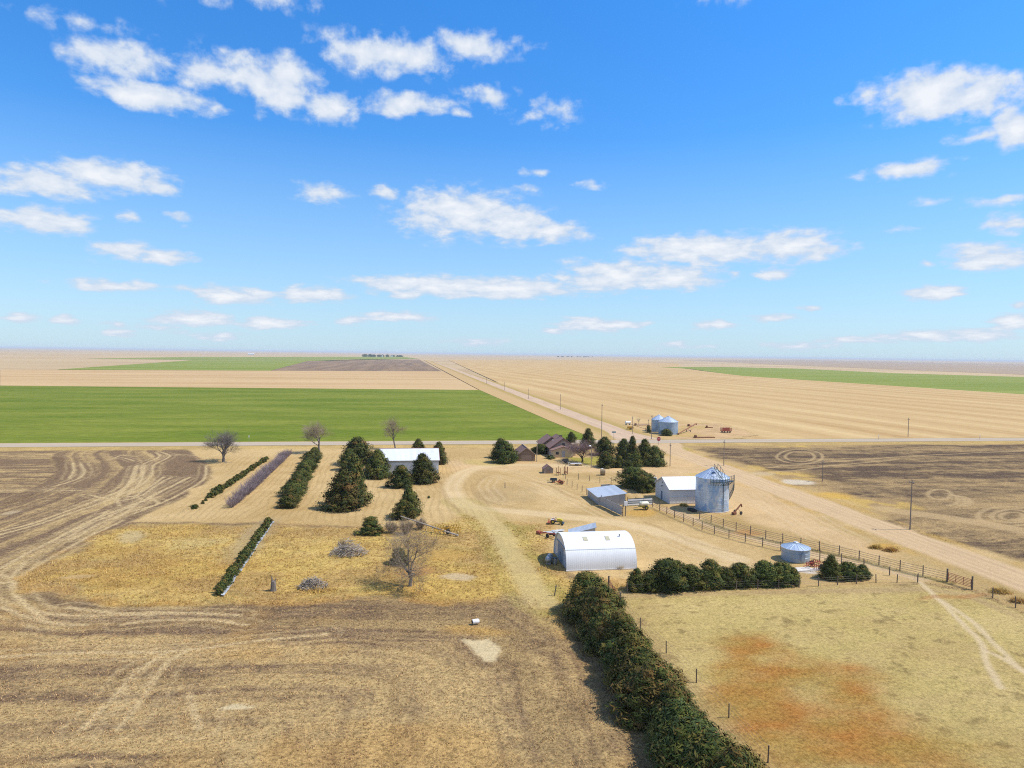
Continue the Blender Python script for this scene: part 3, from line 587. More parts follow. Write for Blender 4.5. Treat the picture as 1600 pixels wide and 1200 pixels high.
def leaf_cards(cen, nor, ln, wd, rs):
    """one pointed card per centre, its face near 'nor', hanging along a random tangent"""
    n = len(cen)
    r = rs.randn(n, 3); tx = np.cross(nor, r); tx /= np.linalg.norm(tx, axis=1)[:, None]+1e-9
    ty = np.cross(nor, tx)
    l = (ln*(.6+.8*rs.rand(n)))[:, None]; w_ = (wd*(.6+.8*rs.rand(n)))[:, None]
    a = cen-tx*l*.5; b = cen+ty*w_*.5-tx*l*.05; c = cen+tx*l*.5; d = cen-ty*w_*.5-tx*l*.05
    V = np.stack([a, b, c, d], 1).reshape(-1, 3)
    return V, np.arange(4*n).reshape(n, 4)[:, ::-1]
def juniper_mesh(kind, nclump, nleaf, seed, ln, wd, rust=.2):
    """crown for a tree of nominal height 5, width 4"""
    rs = np.random.RandomState(seed)
    def env(h):
        if kind == 'cone': return 2.0*np.clip((1-h)**.72*1.06, 0, 1)*(np.clip(h/.07, 0, 1)**.5)
        if kind == 'round': return 2.0*np.sqrt(np.clip(1-((h-.42)/.60)**2, 0, 1))
        if kind == 'egg': return 2.0*np.clip(np.sin(math.pi*np.clip(h*.86+.14, 0, 1))**.62, 0, 1)*(np.clip(1.06-h, 0, 1)**.3)
        if kind == 'loose': return 2.0*np.clip((1-h)**.55, 0, 1)*(np.clip((h+.05)/.14, 0, 1)**.6)
    k = np.arange(nclump); h = ((k+.5)/nclump)**1.15; h = np.clip(h+rs.randn(nclump)*.02, .015, .985)
    ang = k*2.39996+rs.randn(nclump)*.35
    lob = 1+.16*np.sin(ang*3+seed)+.12*np.sin(ang*2+h*9+seed*2)
    rr = env(h)*lob*(.55+.45*np.sqrt(rs.rand(nclump)))*(1+.12*rs.randn(nclump))
    cc = np.stack([rr*np.cos(ang), rr*np.sin(ang), h*4.75], 1)
    cs = (.34+.5*rs.rand(nclump))*(.72+.5*(env(h)/2))*(1.0 if kind != 'loose' else .9)
    ci = rs.randint(0, nclump, nleaf)
    o = rs.randn(nleaf, 3); o /= np.linalg.norm(o, axis=1)[:, None]; o *= (rs.rand(nleaf)**.45)[:, None]
    out = np.stack([np.cos(ang), np.sin(ang), .55+0*ang], 1); out /= np.linalg.norm(out, axis=1)[:, None]
    o = o+out[ci]*(.35*rs.rand(nleaf))[:, None]
    p = cc[ci]+o*cs[ci][:, None]*np.array([1, 1, .85])
    p[:, 2] = np.maximum(p[:, 2], .05+.1*rs.rand(nleaf))
    nor = o*1.1+out[ci]*.55+rs.randn(nleaf, 3)*.42; nor[:, 2] += .25
    nor /= np.linalg.norm(nor, axis=1)[:, None]
    V, Q = leaf_cards(p, nor, ln, wd, rs)
    sn = o/cs.mean()*1.0+out[ci]*.75+nor*.45; sn[:, 2] += .2; sn /= np.linalg.norm(sn, axis=1)[:, None]; N_ = np.repeat(sn, 4, 0)
    base = np.array([[.043, .059, .013], [.058, .074, .016], [.082, .091, .018], [.047, .064, .020], [.108, .103, .022]])
    rc = np.array([[.145, .108, .026], [.175, .114, .030], [.120, .096, .026]])
    cl = base[rs.randint(0, len(base), nclump)]; isr = rs.rand(nclump) < rust; cl[isr] = rc[rs.randint(0, 3, isr.sum())]
    lc = cl[ci]*(.75+.5*rs.rand(nleaf))[:, None]
    tip = rs.rand(nleaf) < rust*.6; lc[tip] = rc[rs.randint(0, 3, tip.sum())]*.9
    L = np.repeat(np.concatenate([lc, np.ones((nleaf, 1))], 1), 4, 0)
    # added dark hull inside the crown, so that no light falls straight through
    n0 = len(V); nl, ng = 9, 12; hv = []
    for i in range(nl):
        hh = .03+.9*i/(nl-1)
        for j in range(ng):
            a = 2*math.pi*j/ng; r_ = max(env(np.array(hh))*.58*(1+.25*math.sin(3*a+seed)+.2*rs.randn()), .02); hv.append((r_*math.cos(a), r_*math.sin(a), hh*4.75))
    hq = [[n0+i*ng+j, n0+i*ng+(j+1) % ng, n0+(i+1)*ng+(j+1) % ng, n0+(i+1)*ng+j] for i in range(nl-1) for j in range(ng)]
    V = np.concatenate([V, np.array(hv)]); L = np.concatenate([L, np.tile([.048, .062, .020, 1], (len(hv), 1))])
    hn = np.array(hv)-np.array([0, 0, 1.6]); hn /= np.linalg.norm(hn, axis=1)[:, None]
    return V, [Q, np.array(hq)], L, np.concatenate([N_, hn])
def branches(rs, out, a, d, ln, r, lvl, spread, up, n_sides=5, wig=.25, kids=(3, 5), shrink=.62):
    """a limb as a chain of tapering tubes with child limbs; tubes collected in out"""
    seg = 4 if lvl > 1 else 3; p = np.array(a); dd = np.array(d)/np.linalg.norm(d); pts = [(p.copy(), r)]
    for i in range(seg):
        dd = dd+rs.randn(3)*wig*.5+np.array([0, 0, up*.12]); dd /= np.linalg.norm(dd)
        p = p+dd*ln/seg; pts.append((p.copy(), r*(1-.62*(i+1)/seg)))
        if lvl > 0 and i >= (1 if lvl > 2 else 0):
            for _ in range(rs.randint(kids[0], kids[1]+1) if i == seg-1 else rs.randint(1, 3)):
                q = rs.randn(3); q -= dd*q.dot(dd); q /= np.linalg.norm(q)+1e-9
                nd = dd*math.cos(spread)+q*math.sin(spread)*(0.7+.6*rs.rand()); nd[2] += up*.25
                branches(rs, out, p, nd, ln*shrink*(.75+.5*rs.rand()), max(pts[-1][1]*.72, .012), lvl-1, spread, up, n_sides, wig*1.1, kids, shrink)
    out.append(pts)
def tubes_np(chains, nmin=3):
    V, Q = [], []; n0 = 0
    for pts in chains:
        ns = 8 if pts[0][1] > .12 else (5 if pts[0][1] > .05 else nmin)
        ring = []
        for k, (p, r) in enumerate(pts):
            d = (pts[min(k+1, len(pts)-1)][0]-pts[max(k-1, 0)][0]); d = d/(np.linalg.norm(d)+1e-9)
            u = np.cross(d, [.31, .77, .55]); u /= np.linalg.norm(u)+1e-9; w_ = np.cross(d, u)
            an = 2*math.pi*np.arange(ns)/ns
            V.append(p+r*(np.cos(an)[:, None]*u+np.sin(an)[:, None]*w_)); ring.append(n0); n0 += ns
        for a, b in zip(ring[:-1], ring[1:]):
            for j in range(ns): Q.append((a+j, a+(j+1) % ns, b+(j+1) % ns, b+j))
    return np.concatenate(V), np.array(Q)
JUN = {}
def jun_part(key):
    kind, nc, nl, seed, ln, wd, rust = JUN_DEF[key]
    V, Q, L, N_ = juniper_mesh(kind, nc, nl, seed, ln, wd, rust)
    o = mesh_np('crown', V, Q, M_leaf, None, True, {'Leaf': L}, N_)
    tb = MB().tube((0, 0, -.1), (0.05, .03, 2.2), .16, .09, 8).tube((0, 0, .5), (.5, .2, 1.3), .07, .03, 6).tube((0, 0, .7), (-.45, -.3, 1.5), .06, .03, 6)
    tr = tb.build('trunk', M_bark)
    m = (o.data, tr.data); bpy.data.objects.remove(o); bpy.data.objects.remove(tr); return m
JUN_DEF = {'coneA': ('cone', 150, 8200, 1, .36, .12, .06), 'coneB': ('cone', 130, 8200, 2, .38, .12, .2), 'eggA': ('egg', 110, 8200, 3, .36, .12, .04), 'eggB': ('egg', 100, 8200, 4, .36, .12, .10),
  'roundA': ('round', 110, 8200, 5, .36, .12, .06), 'roundB': ('round', 90, 8000, 6, .36, .12, .03), 'looseA': ('loose', 90, 6000, 7, .42, .12, .08), 'looseB': ('loose', 90, 2600, 8, .5, .12, .5),
  'bigA': ('loose', 170, 16000, 21, .38, .09, .24), 'bigB': ('loose', 160, 16000, 22, .38, .09, .36), 'bigC': ('egg', 170, 16000, 23, .38, .09, .32), 'bigD': ('egg', 150, 16000, 24, .38, .10, .15),
  'tiny': ('round', 40, 700, 9, .7, .34, .1), 'tinyB': ('loose', 40, 700, 10, .75, .32, .35)}
def juniper(loc, width, height, key, label, group=None, name='juniper_tree', rz=None, cat='tree'):
    if key not in JUN: JUN[key] = jun_part(key)
    r = thing(name, label, cat, (loc[0], loc[1], loc[2] if len(loc) > 2 else -.08), random.uniform(0, 6.28) if rz is None else rz, group)
    for nm, me in zip(('crown', 'trunk'), JUN[key]):
        o = bpy.data.objects.new(nm, me); C.objects.link(o); o.parent = r
        if nm == 'crown': vx, vy, tl = random.uniform(.88, 1.12), random.uniform(.88, 1.12), (random.uniform(-.07, .07), random.uniform(-.07, .07), 0)
        s = (width/4.0*vx, width/4.0*vy, height/5.0); o.rotation_euler = tl
        o.scale = s if nm == 'crown' else (min(s[0], s[2]), min(s[0], s[2]), s[2])
    return r
def jpx(px, py, wpx, top, key, label, group=None, **k):
    """px, py: foot of the crown in the photo; its width and top in photo pixels"""
    m = mpp(px, py); wd = wpx*m; x, y = P(px, py); d = math.hypot(x, y); b = wd*.28
    x += x/d*b; y += y/d*b
    hh = H-(H*(1+b/d))*((top-(553+.0135*(px-800)))/(py-(553+.0135*(px-800))))
    return juniper((x, y), wd, hh, key, label, group, **k)
def bare_np(seed, ln, r, lvl, spread, up, lean=(0, 0, 1), kids=(3, 4), shrink=.64, wig=.25, stems=1, bole=.22, limbs=5):
    rs = np.random.RandomState(seed); out = []
    if stems > 1:
        for s in range(stems):
            an = 6.28*s/stems+rs.rand(); d = np.array([math.cos(an)*.38, math.sin(an)*.38, 1.0])+rs.randn(3)*.1
            branches(rs, out, (math.cos(an)*r, math.sin(an)*r, -.15), d, ln*1.4, r, lvl, spread, up, wig=wig, kids=kids, shrink=shrink)
    else:
        lean = np.array(lean, float); lean /= np.linalg.norm(lean); top = lean*ln*2.2*bole/.36; pts = [(np.array([0, 0, -.2]), r*1.25)]
        for k in range(1, 5): pts.append((top*k/4+rs.randn(3)*r*.25, r*(1.05-.08*k)))
        out.append(pts); top = pts[-1][0]
        for k in range(limbs):
            an = 6.28*k/limbs+rs.randn()*.3; tl = (.25, .62, .45, .75, .35, .9)[k % 6]
            d = np.array([math.cos(an)*tl, math.sin(an)*tl, 1.0])+lean*.2
            p = top*(1.0 if k < limbs-2 else .72)
            branches(rs, out, p, d, ln*(1.25 if tl < .5 else 1.0), r*(.66 if tl < .5 else .5), lvl-1, spread, up, wig=wig, kids=kids, shrink=shrink)
    big = [c for c in out if c[0][1] > r*.3]; small = [c for c in out if c[0][1] <= r*.3]
    return big, small
def bare_tree(px, py, top, seed, mats, label, group=None, wpx=None, lvl=4, spread=.62, up=.5, lean=(0, 0, 1), stems=1, rad=.3, kids=(2, 4), name='bare_tree', cat='tree', wig=.3, ln=.36, shrink=.66, bole=.22, limbs=5):
    m = mpp(px, py); hor = 553+.0135*(px-800); hh = H*(1-(top-hor)/(py-hor))
    big, small = bare_np(seed, ln*10, rad, lvl, spread, up, lean, kids, shrink, wig, stems, bole, limbs)
    Vb, Qb = tubes_np(big); Vs, Qs = tubes_np(small)
    A = np.concatenate([Vb, Vs]); s = hh/A[:, 2].max(); sx = s
    if wpx: sx = wpx*m/(np.percentile(A[:, 0], 99)-np.percentile(A[:, 0], 1))
    sc = np.array([sx, sx, s])
    r = thing(name, label, cat, (*P(px, py), -.05), 0, group)
    mesh_np('trunk', Vb*sc, Qb, mats[0], r, True); mesh_np('crown', Vs*sc, Qs, mats[1], r, True)
    return r

ORD = 'first second third fourth fifth sixth seventh eighth ninth tenth eleventh twelfth thirteenth fourteenth fifteenth sixteenth seventeenth eighteenth nineteenth twentieth'.split()
ORD += ['twenty-'+o for o in ORD[:9]]+['thirtieth']+['thirty-'+o for o in ORD[:9]]
# big windbreak beside the near field
g = 'big junipers of the near windbreak'
rr = random.Random(5)
yy = 77.0; i = 0
while yy > 29:
    k = ('bigA', 'bigB', 'bigC', 'bigD')[(i*3+i//4) % 4]
    juniper((ROWX+.15+rr.uniform(-.5, .5), yy), rr.uniform(4.4, 5.9), rr.uniform(3.5, 4.9), k, '%s tall juniper from the barn end of the near windbreak, rusty green' % ORD[i], g)
    yy -= rr.uniform(2.2, 2.9); i += 1
# row along the pasture fence
g = 'junipers along the pasture fence'
for i, (x, y, wd, tp, k) in enumerate([(993,924,30,887,'eggB'),(1018,924,36,893,'roundB'),(1047,924,58,872,'roundA'),(1078,921,42,880,'eggA'),(1107,919,40,872,'eggB'),(1132,918,34,886,'roundB'),(1158,917,38,879,'roundA'),(1194,916,50,874,'eggA'),(1222,915,34,878,'roundA'),(1239,913,26,886,'looseA')]):
    jpx(x, y, wd, tp, k, '%s bushy green juniper counted from the arched barn along the pasture fence' % ORD[i], g)
g = 'junipers by the small bin'
jpx(1297, 906, 36, 866, 'coneA', 'pointed dark green juniper just beyond the small round bin', g)
jpx(1325, 906, 30, 877, 'roundA', 'rounded juniper between the pointed one and the last of the clump', g)
jpx(1347, 905, 28, 881, 'eggB', 'low juniper ending the clump by the pasture fence posts', g)
# junipers of the homestead
g = 'tall junipers between the shelterbelt and the white shed'
for q in [(537,798,62,733,'coneB','broad dark juniper nearest of the clump beside the mown rows'),(552,789,40,712,'coneB','rust tinged juniper rising directly behind the broad nearest one'),
          (559,727,44,682,'eggB','tallest rusty green juniper at the far end of the clump'),(545,735,30,700,'eggA','dark juniper leaning out of the tall rusty one on its shaded side'),(588,748,44,702,'coneA','smooth green conical juniper in front of the white shed\'s roof corner')]: jpx(*q, g)
jpx(626, 763, 36, 726, 'looseA', 'small pale topped juniper before the white shed wall', 'junipers before the white shed')
jpx(661, 756, 47, 708, 'coneA', 'spiky dark juniper covering the corner of the white shed wall', 'junipers before the white shed')
jpx(653, 712, 24, 685, 'coneA', 'juniper top showing over the white shed ridge', 'junipers behind the white shed')
jpx(684, 725, 26, 690, 'coneA', 'juniper standing behind the gable end of the white shed', 'junipers behind the white shed')
jpx(641, 808, 36, 761, 'eggA', 'bright green upright juniper alone on the mown yard', 'junipers by the bare tree')
jpx(629, 812, 40, 779, 'looseB', 'grey brown dying juniper in front of the bright green one', 'junipers by the bare tree')
jpx(578, 836, 42, 806, 'looseA', 'sparse grey green shrub juniper at the meadow edge', 'junipers by the bare tree')
jpx(623, 882, 30, 855, 'looseA', 'low juniper bush growing behind the bare tree trunk', 'junipers by the bare tree')
jpx(670, 778, 5, 774, 'tiny', 'tiny juniper seedling on the mown yard', None)
jpx(790, 724, 36, 688, 'eggA', 'rounded green juniper beside the brown garage', 'junipers by the garage')
jpx(783, 716, 28, 684, 'eggB', 'juniper half hidden behind the rounded one at the garage', 'junipers by the garage')
g = 'junipers round the brown house'
for q in [(846,709,20,693,'roundA','dark round bush by the west wall of the brown house'),(837,708,12,698,'roundB','small round bush between garage and brown house'),(860,717,14,711,'tiny','low green bush below the porch wall of the house'),
          (893,692,14,674,'eggA','dark juniper peeping over the house roof'),(919,700,24,669,'coneA','pointed juniper behind the plum coloured bare tree'),(944,712,30,682,'eggB','big dark juniper beside the plum coloured bare tree'),
          (948,731,29,705,'eggB','olive brown juniper at the edge of the drive'),(968,731,17,711,'looseA','grey green juniper next to the olive brown one'),(981,731,14,718,'roundB','low bush filling the gap of the juniper clump')]: jpx(*q, g)
g = 'junipers by the crossing'
for q in [(973,717,22,684,'eggA','dark juniper at the house end of the clump by the crossing'),(989,721,22,681,'coneB','tallest pointed rust tinged juniper by the crossing'),(993,730,22,704,'coneA','bright green small juniper before the tall pointed one'),
          (1008,728,30,686,'coneA','tall dark juniper right of the pointed rusty one'),(1023,728,34,696,'eggB','broad juniper at the road end of the clump'),(983,722,14,707,'tiny','yellow green low juniper between the trunks')]: jpx(*q, g)
jpx(989, 763, 42, 728, 'roundA', 'broad round juniper beside the corral lane', 'junipers by the white barn')
jpx(1009, 769, 33, 738, 'roundB', 'dark round juniper closest to the white barn', 'junipers by the white barn')
jpx(1014, 676, 8, 664, 'tiny', 'dark bush growing against the rear twin bin', 'bushes at the twin bins')
jpx(1041, 681, 17, 670, 'roundB', 'dark bush growing in front of the nearer twin bin', 'bushes at the twin bins')
# shelterbelt rows
def row(p0, p1, n, fn, jit=.25, pw=1.0):
    a, b = P(*p0), P(*p1)
    for i in range(n):
        f = (i+.5)/n; fn(i, a[0]+(b[0]-a[0])*f+random.uniform(-jit, jit), a[1]+(b[1]-a[1])*f+random.uniform(-jit, jit))
def rA(i, x, y):
    if i in (2, 4, 6): return
    s = .55 if i < 6 else (1.0 if i < 12 else .85)
    juniper((x, y), 1.6*s*random.uniform(.7, 1.3), 1.3*s*random.uniform(.7, 1.3), ('tiny', 'tinyB')[i % 2], 'small juniper seedling in the thin row beside the plowed field', 'thin juniper row beside the plowed field', 'juniper_shrub', cat='shrub')
row((302, 796), (417, 717), 42, rA, .2)
def rC(i, x, y):
    juniper((x, y), random.uniform(3.2, 4.2), random.uniform(2.6, 3.4), ('eggB', 'coneB', 'eggA', 'roundA')[i % 4], '%s juniper from the near end of the thick shelterbelt row' % ORD[i], 'thick juniper shelterbelt row')
row((449, 795), (491, 712), 19, rC, .3)
def rD(i, x, y):
    juniper((x, y), random.uniform(1.0, 1.35), random.uniform(.95, 1.4), ('tiny', 'tinyB')[i % 3 == 0], 'clipped looking juniper in the narrow hedge along the fabric strip', 'narrow juniper hedge in the meadow', 'juniper_shrub', cat='shrub')
row((341, 930), (421, 816), 40, rD, .08)
a, b = P(349, 931), P(427, 815)
mb = MB(); NS = 40
for i in range(NS):
    f0, f1 = i/NS, (i+.96)/NS; x0, y0 = a[0]+(b[0]-a[0])*f0, a[1]+(b[1]-a[1])*f0; x1, y1 = a[0]+(b[0]-a[0])*f1, a[1]+(b[1]-a[1])*f1; wj = random.uniform(.02, .22); z0 = random.uniform(.05, .14)
    mb.slab((x0-.3, y0, z0), (x0+wj, y0, .05), (x1+wj, y1, .05), (x1-.3, y1, z0), .03)
tag(mb.build('fabric_strip', nmat('weed_fabric', (.42, .44, .46), (.24, .25, .27), 1.2)), 'pale weathered weed fabric strip running beside the narrow hedge', 'ground fabric')
SHR = []
for s in range(4):
    rs = np.random.RandomState(60+s); ch = []
    for k in range(70):
        an = rs.rand()*6.28; rad = .25*rs.rand(); tl = .5+.45*rs.rand()
        d = np.array([math.cos(an)*tl, math.sin(an)*tl, 1.0]); branches(rs, ch, (rad*math.cos(an), rad*math.sin(an), 0), d, .75+.5*rs.rand(), .016, 1, .4, .5, wig=.2, kids=(2, 3), shrink=.6)
    V, Q = tubes_np(ch); o = mesh_np('twiggy_shrub', V, Q, M_purple_twig); SHR.append(o.data); bpy.data.objects.remove(o)
def rB(i, x, y):
    o = bpy.data.objects.new('twiggy_shrub', SHR[i % 4]); C.objects.link(o); o.location = (x, y, 0); o.rotation_euler = (0, 0, random.uniform(0, 6)); s = random.uniform(1.15, 1.5)*(.7+.3*min(1, (i+2)/8)); o.scale = (s*1.15, s*1.15, s)
    tag(o, 'leafless purple grey shrub in the row between two juniper rows', 'shrub', 'leafless purple shrub row')
row((362, 794), (450, 712), 34, rB, .25)
# bare trees
bare_tree(641, 915, 797, 104, (M_grey_bark, M_pale_twig), 'large leafless spreading tree standing in the yellow meadow', None, 92, lvl=5, spread=.62, up=.25, rad=.34, kids=(1, 3), wig=.55, ln=.36, bole=.1, limbs=6)
g = 'leafless trees along the paved road'
bare_tree(349.5, 721, 666, 111, (M_grey_bark, M_grey_bark), 'dark leafless tree at the corner of the plowed field', g, 54, lvl=5, spread=.6, up=.3, rad=.4, kids=(2, 3), bole=.12, limbs=6)
bare_tree(498, 708, 652, 112, (M_grey_bark, M_pale_twig), 'round topped leafless tree at the end of the shelterbelt', g, 42, lvl=5, spread=.55, up=.3, rad=.34, kids=(2, 3), bole=.22)
bare_tree(618, 701, 645, 113, (M_grey_bark, M_pale_twig), 'leaning leafless tree behind the white shed', g, 36, lvl=5, spread=.55, up=.3, lean=(-.22, 0, 1), rad=.4, kids=(2, 3), bole=.3)
bare_tree(910, 722, 684, 114, (M_bark, M_plum_twig), 'plum coloured leafless round tree in front of the brown house', None, 46, lvl=5, spread=.6, up=.3, rad=.24, kids=(2, 4), ln=.3, bole=.14, limbs=6)
bare_tree(998, 663, 651, 115, (M_grey_bark, M_pale_twig), 'small round leafless tree beyond the twin bins', None, 9, lvl=3, rad=.2)
SHG = []
for s in range(3):
    rs = np.random.RandomState(80+s); ch = []
    for k in range(46):
        an = rs.rand()*6.28; tl = .4+.75*rs.rand(); branches(rs, ch, (.3*rs.rand()*math.cos(an), .3*rs.rand()*math.sin(an), 0), (math.cos(an)*tl, math.sin(an)*tl, 1.0), .8+.5*rs.rand(), .03, 2, .45, .3, wig=.3, kids=(2, 3), shrink=.6)
    V, Q = tubes_np(ch); o = mesh_np('bare_shrub', V, Q, M_pale_twig); SHG.append(o.data); bpy.data.objects.remove(o)
for i, (px, py, wp, hp, lb) in enumerate(((612, 832, 30, 24, 'grey leafless shrub under the upper end of the fallen pole'), (634, 834, 34, 28, 'grey leafless shrub behind the crown of the large bare tree'), (657, 826, 26, 20, 'grey leafless shrub under the middle of the fallen pole'), (535, 860, 22, 22, 'pale leafless shrub at the edge of the wide brush heap'), (478, 915, 20, 12, 'pale leafless shrub beside the bleached stick heap'))):
    o = bpy.data.objects.new('bare_shrub', SHG[i % 3]); C.objects.link(o); o.location = (*P(px, py), -.05); m = mpp(px, py); b = max(v.co.z for v in o.data.vertices); w0 = max(v.co.x for v in o.data.vertices)-min(v.co.x for v in o.data.vertices)
    o.scale = (wp*m/w0, wp*m/w0, hp*m/b); tag(o, lb, 'shrub', 'leafless shrubs in the meadow')
# brush piles and stump
def brush(px, py, wpx, hpx, n, seed, label, mat=M_dead):
    rs = np.random.RandomState(seed); m = mpp(px, py); W_, H_ = wpx*m, hpx*m*1.05; ch = []
    for k in range(n):
        q = rs.randn(2)*.26; q *= min(1, .5/max(np.hypot(*q), 1e-3)); rr_ = min(1, np.hypot(*q)/.6); z = max(.03, H_*(1-rr_)*rs.rand()*.95); c = np.array([q[0]*W_, q[1]*W_*.7, z]); an = rs.rand()*6.28; L_ = (.4+.9*rs.rand())*W_*.24
        d = np.array([math.cos(an), math.sin(an), rs.randn()*.35]); d /= np.linalg.norm(d); r0 = .015+.05*rs.rand()**2
        a_ = c-d*L_/2; b_ = c+d*L_/2; a_[2] = max(a_[2], .01); b_[2] = max(b_[2], .01); mid = (a_+b_)/2+rs.randn(3)*L_*.07
        ch.append([(a_, r0), (mid, r0*.8), (b_, r0*.4)])
    V, Q = tubes_np(ch, 4); o = mesh_np('brush_pile', V, Q, mat); o.location = (*P(px, py), 0)
    return tag(o, label, 'brush pile', 'brush piles in the meadow')
brush(545, 866, 56, 26, 420, 1, 'wide heap of grey dead branches in the yellow meadow')
brush(489, 917, 44, 20, 380, 2, 'heap of bleached sticks beside the old stump')
s = thing('tree_stump', 'splintered grey stump standing in dry grass at the field edge', 'stump', (*P(427, 922), 0))
mb = MB(); mb.lathe([(.42, -.1), (.34, .3), (.30, .9), (.25, 1.15)], 10, cap=True); mb.build('stump_trunk', M_grey_bark, s, True)
MB().tube((-.05, 0, .8), (-.22, .05, 1.75), .17, .05, 7).tube((.12, .05, .9), (.32, 0, 1.5), .13, .03, 7).build('broken_snag', M_grey_bark, s, True)
# dry grass standing in tufts where it grows tall, and stubble on the near field
def tufts(name, n, ylo, yhi, hmin, hmax, thr, seed, cols, inv=False, blades=5):
    rs = np.random.RandomState(seed); mx = int(n*14); x = rs.uniform(-75, 120, mx); y = rs.uniform(ylo, yhi, mx)
    ix = np.clip(((x+142)/.35).astype(int), 0, GX.shape[1]-1); iy = np.clip(np.searchsorted(GY[:, 0], y), 0, GX.shape[0]-1)
    tv = gtuft[iy, ix]; k = rs.rand(mx) < (tv*fbm(x, y, 4, 3, 5)*1.6 if not inv else tv); k &= (tv > thr[0]) & (tv < thr[1])
    x, y, z = x[k][:n], y[k][:n], gz[iy[k], ix[k]][:n]; m = len(x)
    V, L = [], []
    bx = np.repeat(x, blades)+rs.randn(m*blades)*.10; by = np.repeat(y, blades)+rs.randn(m*blades)*.10; bz = np.repeat(z, blades)-.02
    an = rs.rand(m*blades)*6.28; hh = rs.uniform(hmin, hmax, m*blades); ln = (.3+rs.rand(m*blades)*.9)*hh; w_ = .018+.022*rs.rand(m*blades)
    ca, sa = np.cos(an), np.sin(an)
    A = np.stack([bx-sa*w_, by+ca*w_, bz], 1); B = np.stack([bx+sa*w_, by-ca*w_, bz], 1); T = np.stack([bx+ca*ln, by+sa*ln, bz+hh], 1)
    V = np.stack([A, B, T], 1).reshape(-1, 3); cc = np.array(cols)[rs.randint(0, len(cols), m)]*1.2; cc = np.repeat(cc*(.8+.4*rs.rand(m))[:, None], blades*3, 0)
    o = mesh_np(name, V, [np.arange(len(V)).reshape(-1, 3)], M_straw, None, False, {'Leaf': np.concatenate([cc, np.ones((len(cc), 1))], 1)})
    return tag(o, kind='stuff')
M_straw = leaf_mat('dry_straw', vary=0.0)
sc3 = [tuple(alb(*c)) for c in ((206,172,100),(190,152,80),(214,184,116),(176,140,78),(196,168,92))]
tufts('dry_grass', 11000, 60, 126, .10, .32, (.5, 2), 1, sc3)
tufts('field_stubble', 30000, 44, 84, .06, .18, (.18, .36), 2, [tuple(alb(*c)) for c in ((202,170,110),(184,152,100),(212,182,124),(160,132,92))], True, 4)
def clump(px, py, wpx, hpx, n, seed, label):
    rs = np.random.RandomState(seed); m = mpp(px, py); W_ = wpx*m; Hh = hpx*m
    x = rs.randn(n)*W_*.24; y = rs.randn(n)*W_*.14; an = rs.rand(n)*6.28; hh = Hh*.8*(.25+.75*rs.rand(n))*np.exp(-(x/W_*2)**2)*(.6+.6*np.sin(x*3.1+seed)**2); ln = hh*(.5+1.0*rs.rand(n)); w_ = .03; ca, sa = np.cos(an), np.sin(an)
    V = np.stack([np.stack([x-sa*w_, y+ca*w_, 0*x-.06], 1), np.stack([x+sa*w_, y-ca*w_, 0*x-.06], 1), np.stack([x+ca*ln, y+sa*ln, hh], 1)], 1).reshape(-1, 3)
    c_ = np.minimum(np.array(sc3)[rs.randint(0, 5, n)]*1.35, .8)*(.85+.3*rs.rand(n))[:, None]
    o = mesh_np('grass_clump', V, [np.arange(3*n).reshape(-1, 3)], M_straw, None, False, {'Leaf': np.concatenate([np.repeat(c_, 3, 0), np.ones((3*n, 1))], 1)}); o.location = (*P(px, py), 0)
    return tag(o, label, 'grass clump', 'tall grass clumps by fences and walls')
for q in [(1368,856,20,9,900,1,'long mound of golden dry grass between corral fence and gravel road'),(1392,860,24,10,900,2,'golden grass clump lying along the ditch of the gravel road'),(1068,790,14,8,600,3,'golden weeds at the foot of the white barn wall'),(1562,925,34,12,900,5,'golden grass along the ditch beyond the red gate'),
          (1592,940,30,12,900,6,'tall golden grass by the last wire fence post'),(968,888,14,10,400,7,'weeds growing up the arched barn wall'),(497,922,60,8,900,8,'pale weeds around the bleached stick heap')]: clump(*q)
# ---------------------------------------------------------------- buildings
M_galv = sheet_metal('galvanised_sheet', (.56, .59, .62), (.40, .43, .46), 0, .8, .2, .5, .35)
M_white_roof = sheet_metal('white_painted_roof', (.70, .71, .71), (.58, .595, .60), 0, .9, .3, .5, .1)
M_white_wall = sheet_metal('white_painted_wall', (.68, .68, .68), (.56, .55, .54), 0, .9, .3, .55, .05)
M_white_wall_y = sheet_metal('white_painted_gable', (.68, .67, .66), (.54, .53, .51), 1, .9, .3, .55, .05)
M_grey_tin = sheet_metal('grey_tin', (.42, .43, .44), (.28, .29, .30), 1, .7, .2, .55, .3)
M_red_trim = nmat('red_trim', (.36, .09, .08), (.28, .06, .06), 3)
M_dark = nmat('dark_opening', (.025, .028, .03), (.015, .015, .018), 3)
M_rust = nmat('rusty_iron', (.27, .11, .055), (.15, .06, .035), 5, bump=.3)
M_redp = nmat('faded_red_paint', (.42, .10, .06), (.26, .07, .045), 4)
M_orange = nmat('orange_red_paint', (.50, .13, .05), (.34, .09, .04), 4)
M_yellow = nmat('yellow_paint', (.62, .50, .05), (.50, .40, .05), 4)
M_ochre = nmat('ochre_rusty_paint', (.60, .38, .05), (.36, .17, .035), 5)
M_dsteel = nmat('dark_steel', (.08, .12, .14), (.05, .075, .09), 4, .5, .5)
M_steel = nmat('grey_steel', (.34, .37, .40), (.24, .26, .28), 4, .45, .6)
M_white = nmat('white_paint', (.78, .78, .78), (.66, .66, .65), 3, .5)
M_tyre = nmat('black_rubber', (.025, .025, .025), (.04, .038, .035), 6)
M_post = nmat('weathered_post', (.20, .155, .12), (.115, .09, .07), 6, bump=.4, stretch=(1, 1, .2))
M_pole = nmat('utility_pole_wood', (.27, .215, .175), (.18, .145, .12), 4, bump=.3, stretch=(1, 1, .1))
